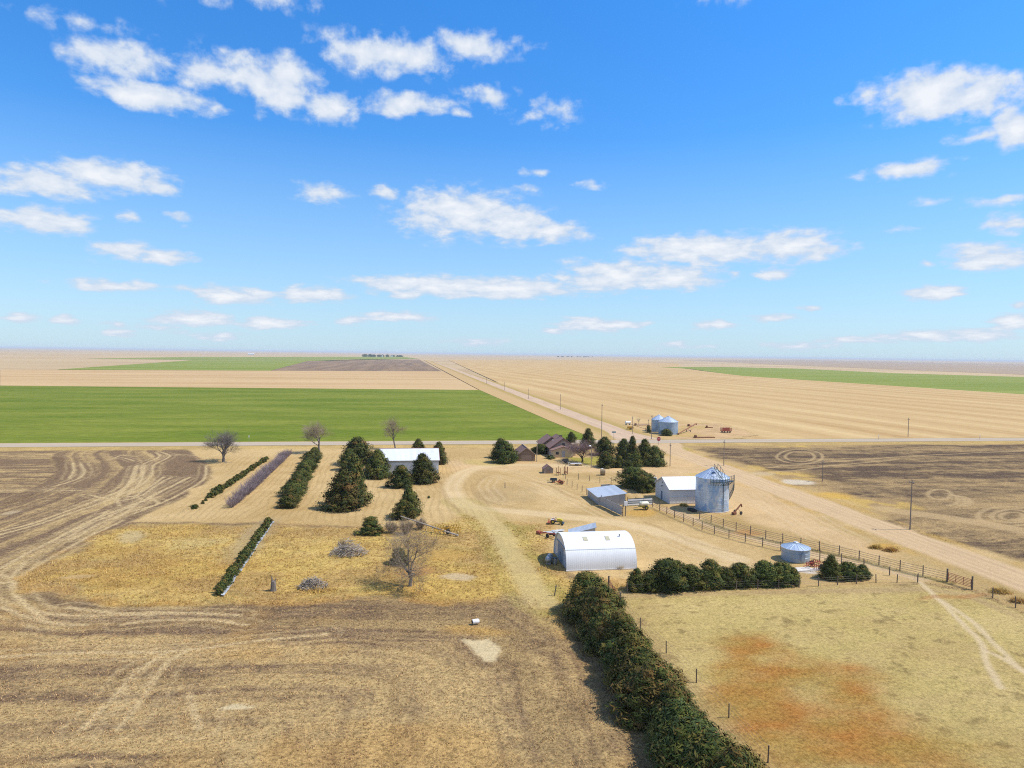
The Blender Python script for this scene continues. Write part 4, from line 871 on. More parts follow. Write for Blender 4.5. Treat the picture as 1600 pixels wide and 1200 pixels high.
M_light_pole = nmat('light_pole_wood', (.42, .34, .24), (.32, .26, .19), 4, bump=.3, stretch=(1, 1, .1))
M_pipe = nmat('rusty_pipe_rail', (.27, .18, .13), (.18, .12, .09), 5)
M_wire = nmat('fence_wire', (.40, .36, .32), (.28, .25, .22), 3, .5, .6)
M_concrete = nmat('concrete', (.62, .57, .51), (.48, .44, .39), 2, .9)
M_shingle = nmat('brown_shingles', (.30, .175, .14), (.21, .125, .10), 2.5, .9, bump=.3)
M_siding = nmat('taupe_siding', (.50, .40, .32), (.42, .34, .28), 1.2, .8, stretch=(.3, .3, 6))
M_gable = nmat('grey_brown_gable', (.38, .32, .27), (.31, .26, .22), 1.5, .8, stretch=(.3, .3, 6))
M_porch = nmat('tan_porch_siding', (.66, .49, .30), (.56, .42, .26), 1.2, .8)
M_brown = nmat('brown_boards', (.25, .17, .12), (.19, .13, .095), 2, .85, stretch=(4, 4, .4))
M_glass = nmat('window_glass', (.06, .075, .09), (.04, .05, .065), 2, .1, 0, spec=.8)
def Wp(px, py): x, y = P(px, py); return x, y
def gable_building(name, label, cat, x0, x1, y0, y1, eave, apex, ridge, wall, wall_g, roof, trim=None, over=.3, group=None, roof_t=.12):
    """walls 0.12 thick, two roof slopes with a real thickness; ridge along 'x' or 'y'"""
    r = thing(name, label, cat, ((x0+x1)/2, (y0+y1)/2, -.05), 0, group)
    a, b = (x1-x0)/2, (y1-y0)/2; t_ = .12
    if ridge == 'x':
        for s in (-1, 1): MB().box(-a+t_, a-t_, min(s*b, s*(b-t_)), max(s*b, s*(b-t_)), 0, eave-.02).build('wall', wall, r)
        for s in (-1, 1): MB().prism([(-b, 0), (b, 0), (b, eave-.02), (0, apex-.02), (-b, eave-.02)], 'x', s*a-(t_ if s > 0 else 0), s*a+(t_ if s < 0 else 0)).build('gable_wall', wall_g, r)
        k = (apex-eave)/b; yo = b+over; ze = eave-k*over
        for s in (-1, 1): MB().slab((-a-over, 0, apex+roof_t), (a+over, 0, apex+roof_t), (a+over, s*yo, ze+roof_t), (-a-over, s*yo, ze+roof_t), roof_t*s).build('roof', roof, r)
        if trim:
            MB().box(-a-over, a+over, -.12, .12, apex+roof_t-.01, apex+roof_t+.06).build('ridge_cap', trim, r)
            for s in (-1, 1): 
                xx = s*(a+over+.03)
                mb = MB()
                for q in (-1, 1): mb.prism([(0, apex+roof_t+.03), (q*yo, ze+roof_t+.03), (q*yo, ze-.12), (0, apex-.12)], 'x', xx-.03, xx+.03)
                mb.build('gable_trim', trim, r)
    else:
        for s in (-1, 1): MB().box(min(s*a, s*(a-t_)), max(s*a, s*(a-t_)), -b+t_, b-t_, 0, eave-.02).build('wall', wall, r)
        for s in (-1, 1): MB().prism([(-a, 0), (a, 0), (a, eave-.02), (0, apex-.02), (-a, eave-.02)], 'y', s*b-(t_ if s > 0 else 0), s*b+(t_ if s < 0 else 0)).build('gable_wall', wall_g, r)
        k = (apex-eave)/a; xo = a+over; ze = eave-k*over
        for s in (-1, 1): MB().slab((0, -b-over, apex+roof_t), (0, b+over, apex+roof_t), (s*xo, b+over, ze+roof_t), (s*xo, -b-over, ze+roof_t), -roof_t*s).build('roof', roof, r)
        if trim:
            MB().box(-.12, .12, -b-over, b+over, apex+roof_t-.01, apex+roof_t+.05).build('ridge_cap', trim, r)
            yy_ = -(b+over+.03); mb = MB()
            for q in (-1, 1): mb.prism([(0, apex+roof_t+.03), (q*xo, ze+roof_t+.03), (q*xo, ze-.1), (0, apex-.1)], 'y', yy_-.03, yy_+.03)
            mb.build('gable_trim', trim, r)
    return r
def door(r, mb, mat=None, handle=None):
    d = mb.build('door', mat or M_dark, r)
    if handle: MB().box(*handle).build('handle', M_steel, d)
    return d

# arched barn
QX0, QX1, QY0, QY1, QH = 21.7, 31.9, 91.4, 100.1, 4.1
q = thing('arched_barn', 'white galvanised arched barn with two yellowed skylights in the roof', 'barn', ((QX0+QX1)/2, (QY0+QY1)/2, -.05))
hw, hl = (QY1-QY0)/2, (QX1-QX0)/2
def arch(n=30, hwid=hw, hh=QH):
    out = []
    for i in range(n+1):
        a = math.pi*i/n; c, s_ = math.cos(a), math.sin(a)
        out.append((-hwid*math.copysign(abs(c)**.86, c), hh*abs(s_)**.90))
    return out
ar = arch()
mb = MB(); inn = arch(30, hw-.1, QH-.1); n = len(ar)
vs = [(-hl, y, z) for y, z in ar]+[(hl, y, z) for y, z in ar]+[(-hl, y, z) for y, z in inn]+[(hl, y, z) for y, z in inn]
fs = []
for i in range(n-1):
    fs += [(i, i+1, n+i+1, n+i), (2*n+i, 3*n+i, 3*n+i+1, 2*n+i+1), (i, 2*n+i, 2*n+i+1, i+1), (n+i, n+i+1, 3*n+i+1, 3*n+i)]
mb.add(vs, fs)
M_arch = sheet_metal('galvanised_arch_sheet', (.71, .72, .725), (.62, .635, .65), 0, .85, .28, .6, .03, .10, .6)
mb.build('curved_roof', M_arch, q, True)
for s in (-1, 1):
    MB().prism([(y*.975, z*.975) for y, z in ar], 'x', s*(hl-.25), s*(hl-.17)).build('end_wall', sheet_metal('arch_end_sheet', (.66, .67, .69), (.52, .53, .55), 1, .85, .25, .2, .1) if s < 0 else M_arch, q)
d = MB().box(-hl+.08, -hl+.16, -1.5, 1.7, 0, 2.5).build('sliding_door', nmat('faded_door_sheet', (.33, .35, .38), (.22, .23, .25), 1.2, stretch=(1, 3, .4)), q)
MB().box(-hl+.03, -hl+.08, -.1, .0, 1.0, 1.5).build('handle', M_dark, d)
MB().box(-hl+.04, -hl+.16, -2.6, 2.6, 2.55, 2.7).build('door_rail', M_steel, q)
def on_arch(f):
    k = f*30; i = min(int(k), 29); return tuple(ar[i][c]+(ar[i+1][c]-ar[i][c])*(k-i) for c in (0, 1))
sk_m = nmat('yellowed_fibreglass', (.50, .46, .30), (.40, .37, .25), 3, .4)
for x in (-2.15, 1.1):
    mb = MB(); pa = [on_arch(f) for f in (.335, .36, .385, .41)]
    for (p0, p1) in zip(pa[:-1], pa[1:]):
        mb.slab((x, p0[0]*1.006, p0[1]*1.006+.03), (x+.62, p0[0]*1.006, p0[1]*1.006+.03), (x+.62, p1[0]*1.006, p1[1]*1.006+.03), (x, p1[0]*1.006, p1[1]*1.006+.03), .03)
    mb.build('skylight', sk_m, q)
p0 = on_arch(.215); p1 = on_arch(.222)
MB().slab((-hl, p0[0]*1.004-.015, p0[1]), (hl, p0[0]*1.004-.015, p0[1]), (hl, p1[0]*1.004-.015, p1[1]), (-hl, p1[0]*1.004-.015, p1[1]), .02).build('sheet_lap', M_steel, q)
pp = on_arch(.40); MB().tube((3.3, pp[0], pp[1]-.1), (3.3, pp[0], pp[1]+.35), .09).build('vent_pipe', M_steel, q)
MB().box(-hl-.05, hl+.05, -hw-.12, -hw+.02, -.05, .12).build('footing', M_concrete, q)
# propane tank
x, y = P(858, 880)
tk = thing('propane_tank', 'silver propane tank lying beside the end of the arched barn', 'gas tank', (x, y, 0), R(68))
mb = MB(); prof = [(0, -1.15), (.22, -1.12), (.38, -1.0), (.46, -.8), (.46, .8), (.38, 1.0), (.22, 1.12), (0, 1.15)]
mb.v = []; m0 = MB().lathe(prof, 20); mb.add([(z, y_, x_+.75) for x_, y_, z in m0.v], m0.f); mb.build('tank', M_steel, tk, True)
for s in (-.6, .6): MB().box(s-.06, s+.06, -.35, .35, 0, .4).build('leg', M_steel, tk)
MB().lathe([(.12, 0), (.12, .16), (.03, .2)], 12, (0, 0, 1.19), True).build('valve_dome', M_white, tk)
x, y = P(867, 881); br = thing('steel_drum', 'small grey drum between propane tank and arched barn', 'drum', (x, y, 0)); MB().lathe([(.3, 0), (.3, .86)], 16, cap=True).build('drum_body', M_steel, br, True); MB().lathe([(.32, .84), (.32, .9)], 16, cap=True).build('rim', M_dsteel, br)

# lean shed and scrap behind the arched barn
x, y = P(909, 838)
sh = thing('metal_shed', 'low grey metal shed with a single pitch roof behind the arched barn', 'shed', (x+.3, y+.6, -.05), R(-12))
MB().prism([(-2.0, 0), (2.0, 0), (2.0, 1.75), (-2.0, .6)], 'y', -1.4, 1.5).build('wall', M_grey_tin, sh)
MB().slab((-2.35, -1.6, .56), (2.2, -1.6, 1.87), (2.2, 1.7, 1.87), (-2.35, 1.7, .56), .06).build('roof', M_galv, sh)
door(sh, MB().box(-.1, .7, -1.46, -1.405, 0, 1.2), M_grey_tin)
x, y = P(868, 832)
for i, (dx, dy, rz, l) in enumerate(((-1.0, .3, 8, 3.0), (.2, -.5, -4, 2.6), (.6, .7, 12, 2.2), (-.6, -1.1, 3, 2.0))):
    o = thing('sheet_panel', ('longest white panel of the scrap laid by the low grey shed', 'white panel lying nearest the grey shed wall', 'short white panel at the back of the scrap', 'white panel lying next to the long red auger')[i], 'panel', (x+dx, y+dy, .02+.06*i), R(rz), 'scrap panels by the grey shed')
    MB().box(-l/2, l/2, -.35, .35, 0, .05).build('sheet', M_white, o); MB().box(-l/2, l/2, -.06, .06, .052, .09).build('batten', M_steel, o)
def auger(px, py, qx, qy, lift, label, mat, r=.13, legs=True, name='grain_auger'):
    a = P(px, py); b = P(qx, qy); L_ = math.hypot(b[0]-a[0], b[1]-a[1]); o = thing(name, label, 'auger', (a[0], a[1], 0), math.atan2(b[1]-a[1], b[0]-a[0]), None)
    z0, z1 = .35, .35+lift
    MB().tube((0, 0, z0), (L_, 0, z1), r, n=10).build('auger_tube', mat, o, True)
    MB().box(-.35, .35, -.3, .3, z0-.3, z0+.12).build('hopper', mat, o); MB().tube((L_, 0, z1), (L_+.15, 0, z1-.6), r*.9, n=8).build('spout', mat, o)
    for s in (-.7, .7):
        MB().tube((L_*.5, s*.15, (z0+z1)/2), (L_*.55, s, .35), .04).build('strut', mat, o)
        w_ = MB().lathe([(.30, -.07), (.35, -.05), (.35, .05), (.30, .07)], 14, cap=True).build('wheel', M_tyre, o); w_.rotation_euler = (R(90), 0, 0); w_.location = (L_*.55, s*1.1, .35)
    return o
auger(842, 834, 876, 844, .5, 'long red auger lying beside the arched barn', M_redp, .10)
# yellow machine
def machine(px, py, label, rz, name='tractor'):
    o = thing(name, label, 'tractor', (*P(px, py), 0), rz)
    MB().box(-1.5, 1.3, -.35, .35, .45, .75).build('chassis', M_dsteel, o)
    mb = MB(); mb.prism([(.1, .75), (1.5, .75), (1.5, 1.25), (.9, 1.42), (.1, 1.4)], 'y', -.42, .42); mb.build('hood', M_yellow, o)
    MB().box(-.95, -.35, -.3, .3, .85, 1.0).box(-1.05, -.92, -.3, .3, 1.0, 1.5).build('seat', M_orange, o)
    MB().tube((.0, 0, 1.3), (-.3, 0, 1.6), .03).lathe([(.22, 0), (.25, .03), (.22, .06)], 12, (-.32, 0, 1.6)).build('steering_wheel', M_dark, o)
    for (x, y, r_) in ((-1.0, -.75, .62), (-1.0, .75, .62), (1.15, -.62, .38), (1.15, .62, .38)):
        w_ = MB().lathe([(r_*.55, -.14), (r_*.95, -.16), (r_, -.1), (r_, .1), (r_*.95, .16), (r_*.55, .14)], 18).build('wheel', M_tyre, o, True); w_.rotation_euler = (R(90), 0, 0); w_.location = (x, y, r_)
        MB().lathe([(.02, -.08), (r_*.55, -.08), (r_*.55, .08), (.02, .08)], 14).build('rim', M_yellow, w_)
    MB().box(-1.6, -.6, -.98, -.6, 1.25, 1.31).box(-1.6, -.6, .6, .98, 1.25, 1.31).build('fender', M_white, o)
    MB().box(1.5, 2.0, -1.3, 1.3, .2, .32).tube((1.3, -.3, .6), (1.7, -.9, .3), .05).tube((1.3, .3, .6), (1.7, .9, .3), .05).build('front_bar', M_dsteel, o)
    MB().box(-2.5, -1.6, -1.2, 1.2, .3, .42).tube((-1.5, 0, .7), (-2.2, 0, 1.3), .05).tube((-2.2, 0, 1.3), (-2.2, 0, .4), .05).build('rear_implement', M_orange, o)
    return o
mc = machine(870, 818, 'yellow and black tractor parked on the farm lane above the arched barn', R(-18)); mc.scale = (.66, .66, .62)
# gray livestock shed and its tin wall
x0, x1, y0, y1 = 37.6, 43.2, 131.6, 140.2
s4 = thing('livestock_shed', 'low grey livestock shed with pale sloping tin roof at the corral', 'shed', ((x0+x1)/2, (y0+y1)/2, -.05))
a, b = (x1-x0)/2, (y1-y0)/2
MB().box(-a, -a+.1, -b, b, 0, 1.55).build('back_wall', M_grey_tin, s4)
for s in (-1, 1): MB().prism([(-a+.1, 0), (a-.1, 0), (a-.1, 2.15), (-a+.1, 1.55)], 'y', s*b-(.1 if s > 0 else 0), s*b+(.1 if s < 0 else 0)).build('side_wall', sheet_metal('tin_side', (.42, .43, .45), (.27, .28, .30), 0, .7, .2, .55, .3), s4)
for yy_ in (-b+.1, 0, b-.2): MB().box(a-.1, a, yy_-.07, yy_+.07, 0, 2.1).build('post', M_post, s4)
MB().slab((-a-.25, -b-.2, 1.62), (a+.3, -b-.2, 2.32), (a+.3, b+.2, 2.32), (-a-.25, b+.2, 1.62), .08).build('roof', M_galv, s4)
a_ = (37.9, 131.2); b_ = P(972, 806); L_ = math.hypot(b_[0]-a_[0], b_[1]-a_[1])
tw = thing('tin_windbreak_wall', 'grey upright tin windbreak wall running from the livestock shed', 'wall', (a_[0], a_[1], 0), math.atan2(b_[1]-a_[1], b_[0]-a_[0]))
for i in range(int(L_/.75)): MB().box(i*.75+.01, i*.75+.74, -.03+.02*(i % 2), .03+.02*(i % 2), .05, 1.75+random.uniform(-.08, .08)).build('tin_sheet', M_grey_tin, tw)
for i in range(5): MB().tube((i*L_/4, .14, -.2), (i*L_/4, .14, 2.0), .09).build('post', M_post, tw)
MB().box(0, L_, .07, .12, .5, .62).box(0, L_, .07, .12, 1.3, 1.42).build('rail', M_post, tw)
x, y = b_[0]+.2, b_[1]+.2
mt = thing('meter_post', 'white meter box on a dark post at the end of the tin wall', 'meter post', (x+.5, y, 0)); MB().tube((0, 0, -.2), (0, 0, 2.9), .09).build('post', M_post, mt); MB().box(-.32, .32, -.3, -.09, 1.9, 2.75).build('meter_box', M_white, mt); MB().box(-.5, -.34, -.2, -.09, 1.7, 2.2).build('switch_box', M_steel, mt)
# corrugated feed panel
a_, b_ = P(981, 790.5), P(1019, 788.5); L_ = math.hypot(b_[0]-a_[0], b_[1]-a_[1])
fp = thing('corrugated_panel_fence', 'white and grey striped corrugated panel fence beside the livestock shed', 'panel fence', (*a_, 0), math.atan2(b_[1]-a_[1], b_[0]-a_[0]))
for k in range(3): MB().box(0, L_, -.05+.01*k, .03, .1+.45*k, .40+.45*k).build('panel', M_white if k != 1 else M_galv, fp)
for k in range(3): MB().box(.01, L_-.01, -.02, .05, .40+.45*k, .55+.45*k).build('rail', M_dsteel, fp)
for k in range(4): MB().tube((L_*k/3, .1, -.2), (L_*k/3, .1, 1.75), .07).build('post', M_post, fp)
# sprayer cart
sp_ = thing('sprayer_cart', 'small white and yellow sprayer tank cart beside the striped panel fence', 'sprayer', (*P(1006, 796), 0), R(5))
m0 = MB().lathe([(0, -.95), (.35, -.9), (.5, -.7), (.5, .7), (.35, .9), (0, .95)], 18); mb = MB(); mb.add([(z, y_, x_*.9+1.15) for x_, y_, z in m0.v], m0.f); mb.build('tank', nmat('cream_plastic', (.68, .66, .52), (.60, .58, .44), 2, .4), sp_, True)
MB().box(-1.0, 1.0, -.4, .4, .55, .66).build('frame', M_yellow, sp_); MB().tube((-1, 0, .6), (-2.1, 0, .35), .05).build('hitch', M_dsteel, sp_)
for s in (-.62, .62):
    w_ = MB().lathe([(.2, -.1), (.38, -.1), (.42, 0), (.38, .1), (.2, .1)], 16).build('wheel', M_tyre, sp_, True); w_.rotation_euler = (R(90), 0, 0); w_.location = (.3, s, .42)
    MB().lathe([(.02, -.06), (.2, -.06), (.2, .06), (.02, .06)], 12).build('rim', M_yellow, w_)
MB().tube((-.2, 0, 1.5), (-.2, 0, 2.2), .03).tube((-.2, -.5, 2.1), (-.2, .5, 2.1), .03).build('spray_boom', M_dsteel, sp_)

# white barn
wb = gable_building('white_barn', 'white painted gabled barn partly hidden behind the tall grain bin', 'barn', 52.4, 62.6, 131.2, 139.4, 2.95, 4.75, 'x', M_white_wall, M_white_wall_y, M_white_roof, None, .25)
door(wb, MB().box(-5.17, -5.105, .0, .75, 0, 1.75), nmat('blue_grey_door', (.20, .23, .28), (.15, .17, .21), 3), (-5.2, -5.172, .6, .7, .8, .9))
wf = MB().box(-5.15, -5.105, -.25, .25, 3.55, 3.9).build('loft_vent', M_white, wb); MB().box(-5.17, -5.152, -.18, .18, 3.6, 3.85).build('louvre', M_dark, wf)
MB().box(-5.5, -5.1, -.1, .1, 2.95, 3.05).tube((-5.45, 0, 2.8), (-5.45, 0, 2.97), .12).build('wall_lamp', M_steel, wb)
MB().box(-5.05, 5.05, -4.16, -4.102, 1.42, 1.5).build('wall_batten', M_white_wall, wb); MB().box(-5.1, 5.1, -4.15, -4.101, 0, .25).build('base_board', M_concrete, wb)
# long white shed
ws = gable_building('white_machine_shed', 'long white machine shed with red roof trim behind the junipers', 'shed', -7.4, 7.3, 170.6, 182.6, 3.25, 5.35, 'x', sheet_metal('white_wall_shade_blue', (.58, .62, .66), (.50, .54, .58), 0, .9, .3, .55, .05), M_white_wall_y, M_white_roof, M_red_trim, .25)  # bluish shade of the front is put into this white wall's colour
MB().box(-7.36, 7.36, -6.05, -6.002, 2.75, 3.2).build('eave_band', nmat('grey_eave_band', (.40, .42, .42), (.34, .36, .36), 2), ws)
# brown house
hx, hy = 41.4, 195.6
h = thing('brown_house', 'brown shingled farmhouse with steep gables and a tan front porch', 'house', (hx, hy, -.05))
def gable_y(x0, x1, y0, y1, eave, apex, wallm, gablem, over=.45, nm='wall', sideover=None):
    xm = (x0+x1)/2; so_ = over if sideover is None else sideover
    for xx in (x0, x1-.15): MB().box(xx, xx+.15, y0+.15, y1-.15, 0, eave).build(nm, wallm, h)
    for yy_ in (y0, y1-.15):
        MB().box(x0, x1, yy_, yy_+.15, 0, eave).build(nm, wallm, h)
        MB().prism([(x0, eave), (x1, eave), (xm, apex)], 'y', yy_+.01, yy_+.14).build('gable', gablem, h)
    k = (apex-eave)/(xm-x0); ze = eave-k*so_
    rl = MB().slab((xm, y0-over, apex+.16), (xm, y1+over, apex+.16), (x0-so_, y1+over, ze+.16), (x0-so_, y0-over, ze+.16), -.16).build('roof', M_shingle, h)
    MB().slab((xm, y0-over, apex+.16), (xm, y1+over, apex+.16), (x1+so_, y1+over, ze+.16), (x1+so_, y0-over, ze+.16), .16).build('roof', M_shingle, h)
    mb = MB(); yy_ = y0-over-.03
    for s in (-1, 1): mb.prism([(xm, apex+.18), (xm+s*(xm-x0+so_), ze+.18), (xm+s*(xm-x0+so_), ze-.05), (xm, apex-.05)], 'y', yy_, yy_+.03)
    mb.build('barge_board', nmat('dark_red_barge_board', (.13, .06, .05), (.09, .045, .04), 3), h)
gable_y(0, 7.6, 1.6, 11.5, 2.4, 5.1, M_siding, M_gable)
gable_y(-1.2, 4.6, 8.5, 15.5, 2.5, 4.6, M_siding, M_gable)
def flat_win(x0, x1, y, z0, z1, par=None):
    f_ = MB().box(x0-.1, x1+.1, y-.05, y-.005, z0-.1, z1+.1).build('window', M_porch, par or h); MB().box(x0, x1, y-.07, y-.052, z0, z1).build('pane', M_glass, f_); return f_
flat_win(3.3, 4.3, 1.55, 3.0, 3.9)
flat_win(6.3, 7.1, 1.6, 1.0, 2.0)
# porch with a low gable of its own
for (a0, a1, c0, c1) in ((0, 6.1, -1.3, -1.15), (0, .15, -1.15, 1.58), (5.95, 6.1, -1.15, 1.58)): MB().box(a0, a1, c0, c1, 0, 2.05).build('porch_wall', M_porch, h)
MB().prism([(0, 2.06), (6.1, 2.06), (3.3, 3.0)], 'y', -1.29, -1.16).build('porch_gable', M_porch, h)
for (xa, za, xb, zb) in ((3.3, 3.12, -.35, 2.0), (3.3, 3.12, 6.5, 2.0)): MB().slab((xa, -1.65, za), (xa, 1.56, za), (xb, 1.56, zb), (xb, -1.65, zb), .12 if xb > xa else -.12).build('porch_roof', M_shingle, h)
flat_win(.95, 1.85, -1.3, .85, 1.6); d = MB().box(2.75, 3.7, -1.36, -1.305, 0, 1.85).build('door', nmat('lilac_grey_door', (.42, .41, .44), (.36, .35, .38), 2), h); MB().box(3.5, 3.58, -1.4, -1.362, .8, .9).build('handle', M_steel, d)
for (y_, z_) in ((3.5, 1.0), (6.6, 1.0)):
    f_ = MB().box(-.05, -.005, y_-.1, y_+1.1, z_-.1, z_+1.2).build('window', M_porch, h); MB().box(-.07, -.052, y_, y_+1.0, z_, z_+1.1).build('pane', M_glass, f_)
MB().box(3.5, 4.3, 5.2, 5.9, 4.7, 5.75).build('chimney', nmat('brown_brick', (.19, .12, .10), (.13, .085, .07), 4), h)
MB().tube((1.6, 6.2, 3.4), (1.6, 6.2, 4.4), .09).build('vent_pipe', M_white, h)
# garage and little shed
gr = gable_building('brown_garage', 'brown gabled garage beside the rounded green juniper', 'garage', 30.1, 35.1, 188.2, 195.0, 1.9, 3.8, 'y', M_brown, M_brown, M_shingle, nmat('tan_barge_board', (.36, .27, .20), (.30, .22, .17), 3), .3)
MB().box(-1.5, 1.5, -3.46, -3.405, 0, 1.8).build('garage_door', nmat('taupe_garage_door', (.30, .22, .165), (.26, .19, .145), 1, stretch=(.2, .2, 8)), gr)
ls = gable_building('brown_garden_shed', 'tiny brown gabled shed alone on the bare yard', 'shed', *(lambda c: (c[0]-1.2, c[0]+1.2, c[1], c[1]+2.2))(P(857, 739.5)), 1.15, 2.05, 'y', M_brown, nmat('taupe_shed_front', (.30, .235, .19), (.25, .195, .16), 2), M_shingle, None, .12, None, .08)
MB().box(-.4, .4, -1.14, -1.105, 0, .95).build('door', M_brown, ls)

# ---------------------------------------------------------------- grain bins
def galv_bin_mat(name, c1, c2, c3, rough=.42, metal=.55):
    m = bpy.data.materials.new(name); t = NT(m); ob = t.obj(); s = t.n('ShaderNodeSeparateXYZ'); t.set(s, 0, ob)
    an = t.math('ARCTAN2', s.outputs[1], s.outputs[0]); tier = t.math('FLOOR', t.math('DIVIDE', s.outputs[2], .82)); pan = t.math('FLOOR', t.math('MULTIPLY_ADD', an, 1.6, t.math('MULTIPLY', tier, .5)))
    w_ = t.n('ShaderNodeTexWhiteNoise', noise_dimensions='2D'); cb = t.n('ShaderNodeCombineXYZ'); t.set(cb, 0, pan); t.set(cb, 1, tier); t.set(w_, 'Vector', cb.outputs[0])
    n_ = t.noise(t.mapping(ob, scale=(.5, .5, .45)), 1.3, 5, .6)
    f = t.math('ADD', t.math('MULTIPLY', w_.outputs[0], .45), t.math('MULTIPLY', t.remap(n_, .3, .7), .55))
    col = t.mix(f, c1, c2); n2 = t.noise(t.mapping(ob, scale=(.8, .8, .5), loc=(4, 2, 9)), .9, 4, .55); col = t.mix(t.math('MULTIPLY', t.remap(n2, .47, .6), .8), col, c3)  # blue patches paint the sky's reflection into the metal colour
    n3 = t.noise(t.mapping(ob, scale=(1.2, 1.2, .8), loc=(9, 1, 3)), 1.0, 4, .6); col = t.mix(t.math('MULTIPLY', t.remap(n3, .6, .74), .4), col, (.46, .33, .25))  # orange patches are a warm reflection painted the same way
    wv = t.math('SINE', t.math('MULTIPLY', s.outputs[2], 2*math.pi/.13))
    t.out(col, rough, metal, t.bump(wv, .3, .02), .5); return m
M_bin = galv_bin_mat('galvanised_wall_sky_patches', (.42, .51, .62), (.60, .66, .72), (.20, .36, .60))
M_bin2 = galv_bin_mat('galvanised_wall_sky_blue', (.30, .39, .50), (.38, .47, .57), (.24, .34, .47))
M_binroof = nmat('galvanised_bin_roof', (.62, .68, .74), (.50, .57, .65), 1.2, .38, .6)
def grain_bin(name, label, x, y, r_, eave, peak, wallm, group=None, nrib=26, tier=.82):
    o = thing(name, label, 'grain bin', (x, y, -.05), 0, group)
    MB().lathe([(r_, 0), (r_, eave)], 56).build('wall', wallm, o, True)
    for k in range(1, int(eave/tier)+1):
        if k*tier < eave-.1: MB().lathe([(r_+.002, k*tier-.03), (r_+.02, k*tier-.02), (r_+.02, k*tier+.02), (r_+.002, k*tier+.03)], 56).build('seam_ring', wallm, o, True)
    rf = MB().lathe([(r_-.1, eave-.05), (r_+.12, eave-.05), (r_+.12, eave+.03), (.32, peak-.12), (.32, peak-.2)], 56).build('roof', M_binroof, o, True)
    mb = MB()
    for i in range(nrib):
        a = 2*math.pi*i/nrib; c, s = math.cos(a), math.sin(a); mb.tube((c*(r_+.1), s*(r_+.1), eave+.06), (c*.3, s*.3, peak-.09), .03, n=4)
    mb.build('roof_ribs', M_binroof, rf)
    MB().lathe([(.33, peak-.16), (.36, peak-.02), (.30, peak+.05), (.05, peak+.09)], 18, cap=True).build('cap', M_galv, o, True)
    return o
bx, by_ = 59.05, 126.0
gb = grain_bin('grain_bin', 'tall weathered galvanised grain bin with roof ladder and stairs beside the white barn', bx, by_, 3.18, 6.45, 8.3, M_bin)
MB().lathe([(3.3, 0), (3.35, .1), (3.3, .22)], 48).build('base_ring', M_concrete, gb)
def polar(a, r_, z): return (r_*math.cos(R(a-50)), r_*math.sin(R(a-50)), z)
mb = MB()                                                     # wall pipe
mb.tube(polar(-25, 3.27, .1), polar(-25, 3.27, 6.0), .05); mb.build('wall_pipe', M_dsteel, gb)
mb = MB()                                                     # ladder up the roof with hoops
for da in (-5, 5): mb.tube(polar(-30+da, 3.35, 6.7), polar(-30+da*5, .6, 8.55), .045)
for k in range(12):
    f = k/11; mb.tube(polar(-35-20*f, 3.35-2.75*f, 6.7+1.85*f), polar(-25+20*f, 3.35-2.75*f, 6.7+1.85*f), .03)
for k in range(4):
    f = k/3; p0 = Vector(polar(-36-14*f, 3.3-2.2*f, 6.75+1.5*f)); p1 = Vector(polar(-24+14*f, 3.3-2.2*f, 6.75+1.5*f)); up = Vector((0, 0, .95))
    mb.tube(p0, p0+up, .035).tube(p1, p1+up, .035)
for sgn in (0, 1):
    pts = [Vector(polar((-36-14*k/3) if not sgn else (-24+14*k/3), 3.3-2.2*k/3, 7.7+1.5*k/3)) for k in range(4)]
    for p0, p1 in zip(pts[:-1], pts[1:]): mb.tube(p0, p1, .035)
mb.build('roof_ladder', M_dsteel, gb)
mb = MB()                                                     # platform with railing round the eave
for a in range(-70, 11, 8):
    mb.add([polar(a, 3.3, 6.05), polar(a+8, 3.3, 6.05), polar(a+8, 4.1, 6.05), polar(a, 4.1, 6.05), polar(a, 3.3, 6.0), polar(a+8, 3.3, 6.0), polar(a+8, 4.1, 6.0), polar(a, 4.1, 6.0)], [(0,1,2,3),(7,6,5,4),(0,4,5,1),(1,5,6,2),(2,6,7,3),(3,7,4,0)])
pf = mb.build('platform', M_dsteel, gb)
mb = MB()
for a in range(-70, 19, 8): mb.tube(polar(a, 4.08, 6.02), polar(a, 4.08, 7.15), .04); mb.tube(polar(a, 4.05, 6.0), polar(a, 3.2, 5.2), .035)
for z in (6.6, 7.15):
    for a in range(-70, 11, 8): mb.tube(polar(a, 4.08, z), polar(a+8, 4.08, z), .035)
mb.build('platform_railing', M_dsteel, pf)
mb = MB(); rl = MB()                                          # stairs winding down the road side
for k in range(26):
    a = 14+k*2.6; z = 5.95-k*.225
    mb.add([polar(a, 3.3, z), polar(a+4, 3.3, z), polar(a+4, 4.05, z), polar(a, 4.05, z), polar(a, 3.3, z-.05), polar(a+4, 3.3, z-.05), polar(a+4, 4.05, z-.05), polar(a, 4.05, z-.05)], [(0,1,2,3),(7,6,5,4),(0,4,5,1),(1,5,6,2),(2,6,7,3),(3,7,4,0)])
    if k < 25:
        rl.tube(polar(a, 4.07, z+.95), polar(a+2.6, 4.07, z+.72), .045).tube(polar(a, 4.07, z-.1), polar(a+2.6, 4.07, z-.32), .06)
        if k % 2 == 0: rl.tube(polar(a, 4.07, z-.1), polar(a, 4.07, z+.95), .035)
st_ = mb.build('stairs', M_dsteel, gb); rl.build('stair_railing', M_dsteel, st_)
hh_ = MB().box(-.35, .35, -.3, .3, -.05, .06).build('roof_hatch', nmat('blue_hatch', (.10, .20, .42), (.08, .16, .34), 2), gb); hh_.location = polar(-60, 1.5, 7.55); hh_.rotation_euler = (R(-30), 0, R(2))
x, y = P(1243, 873.5)
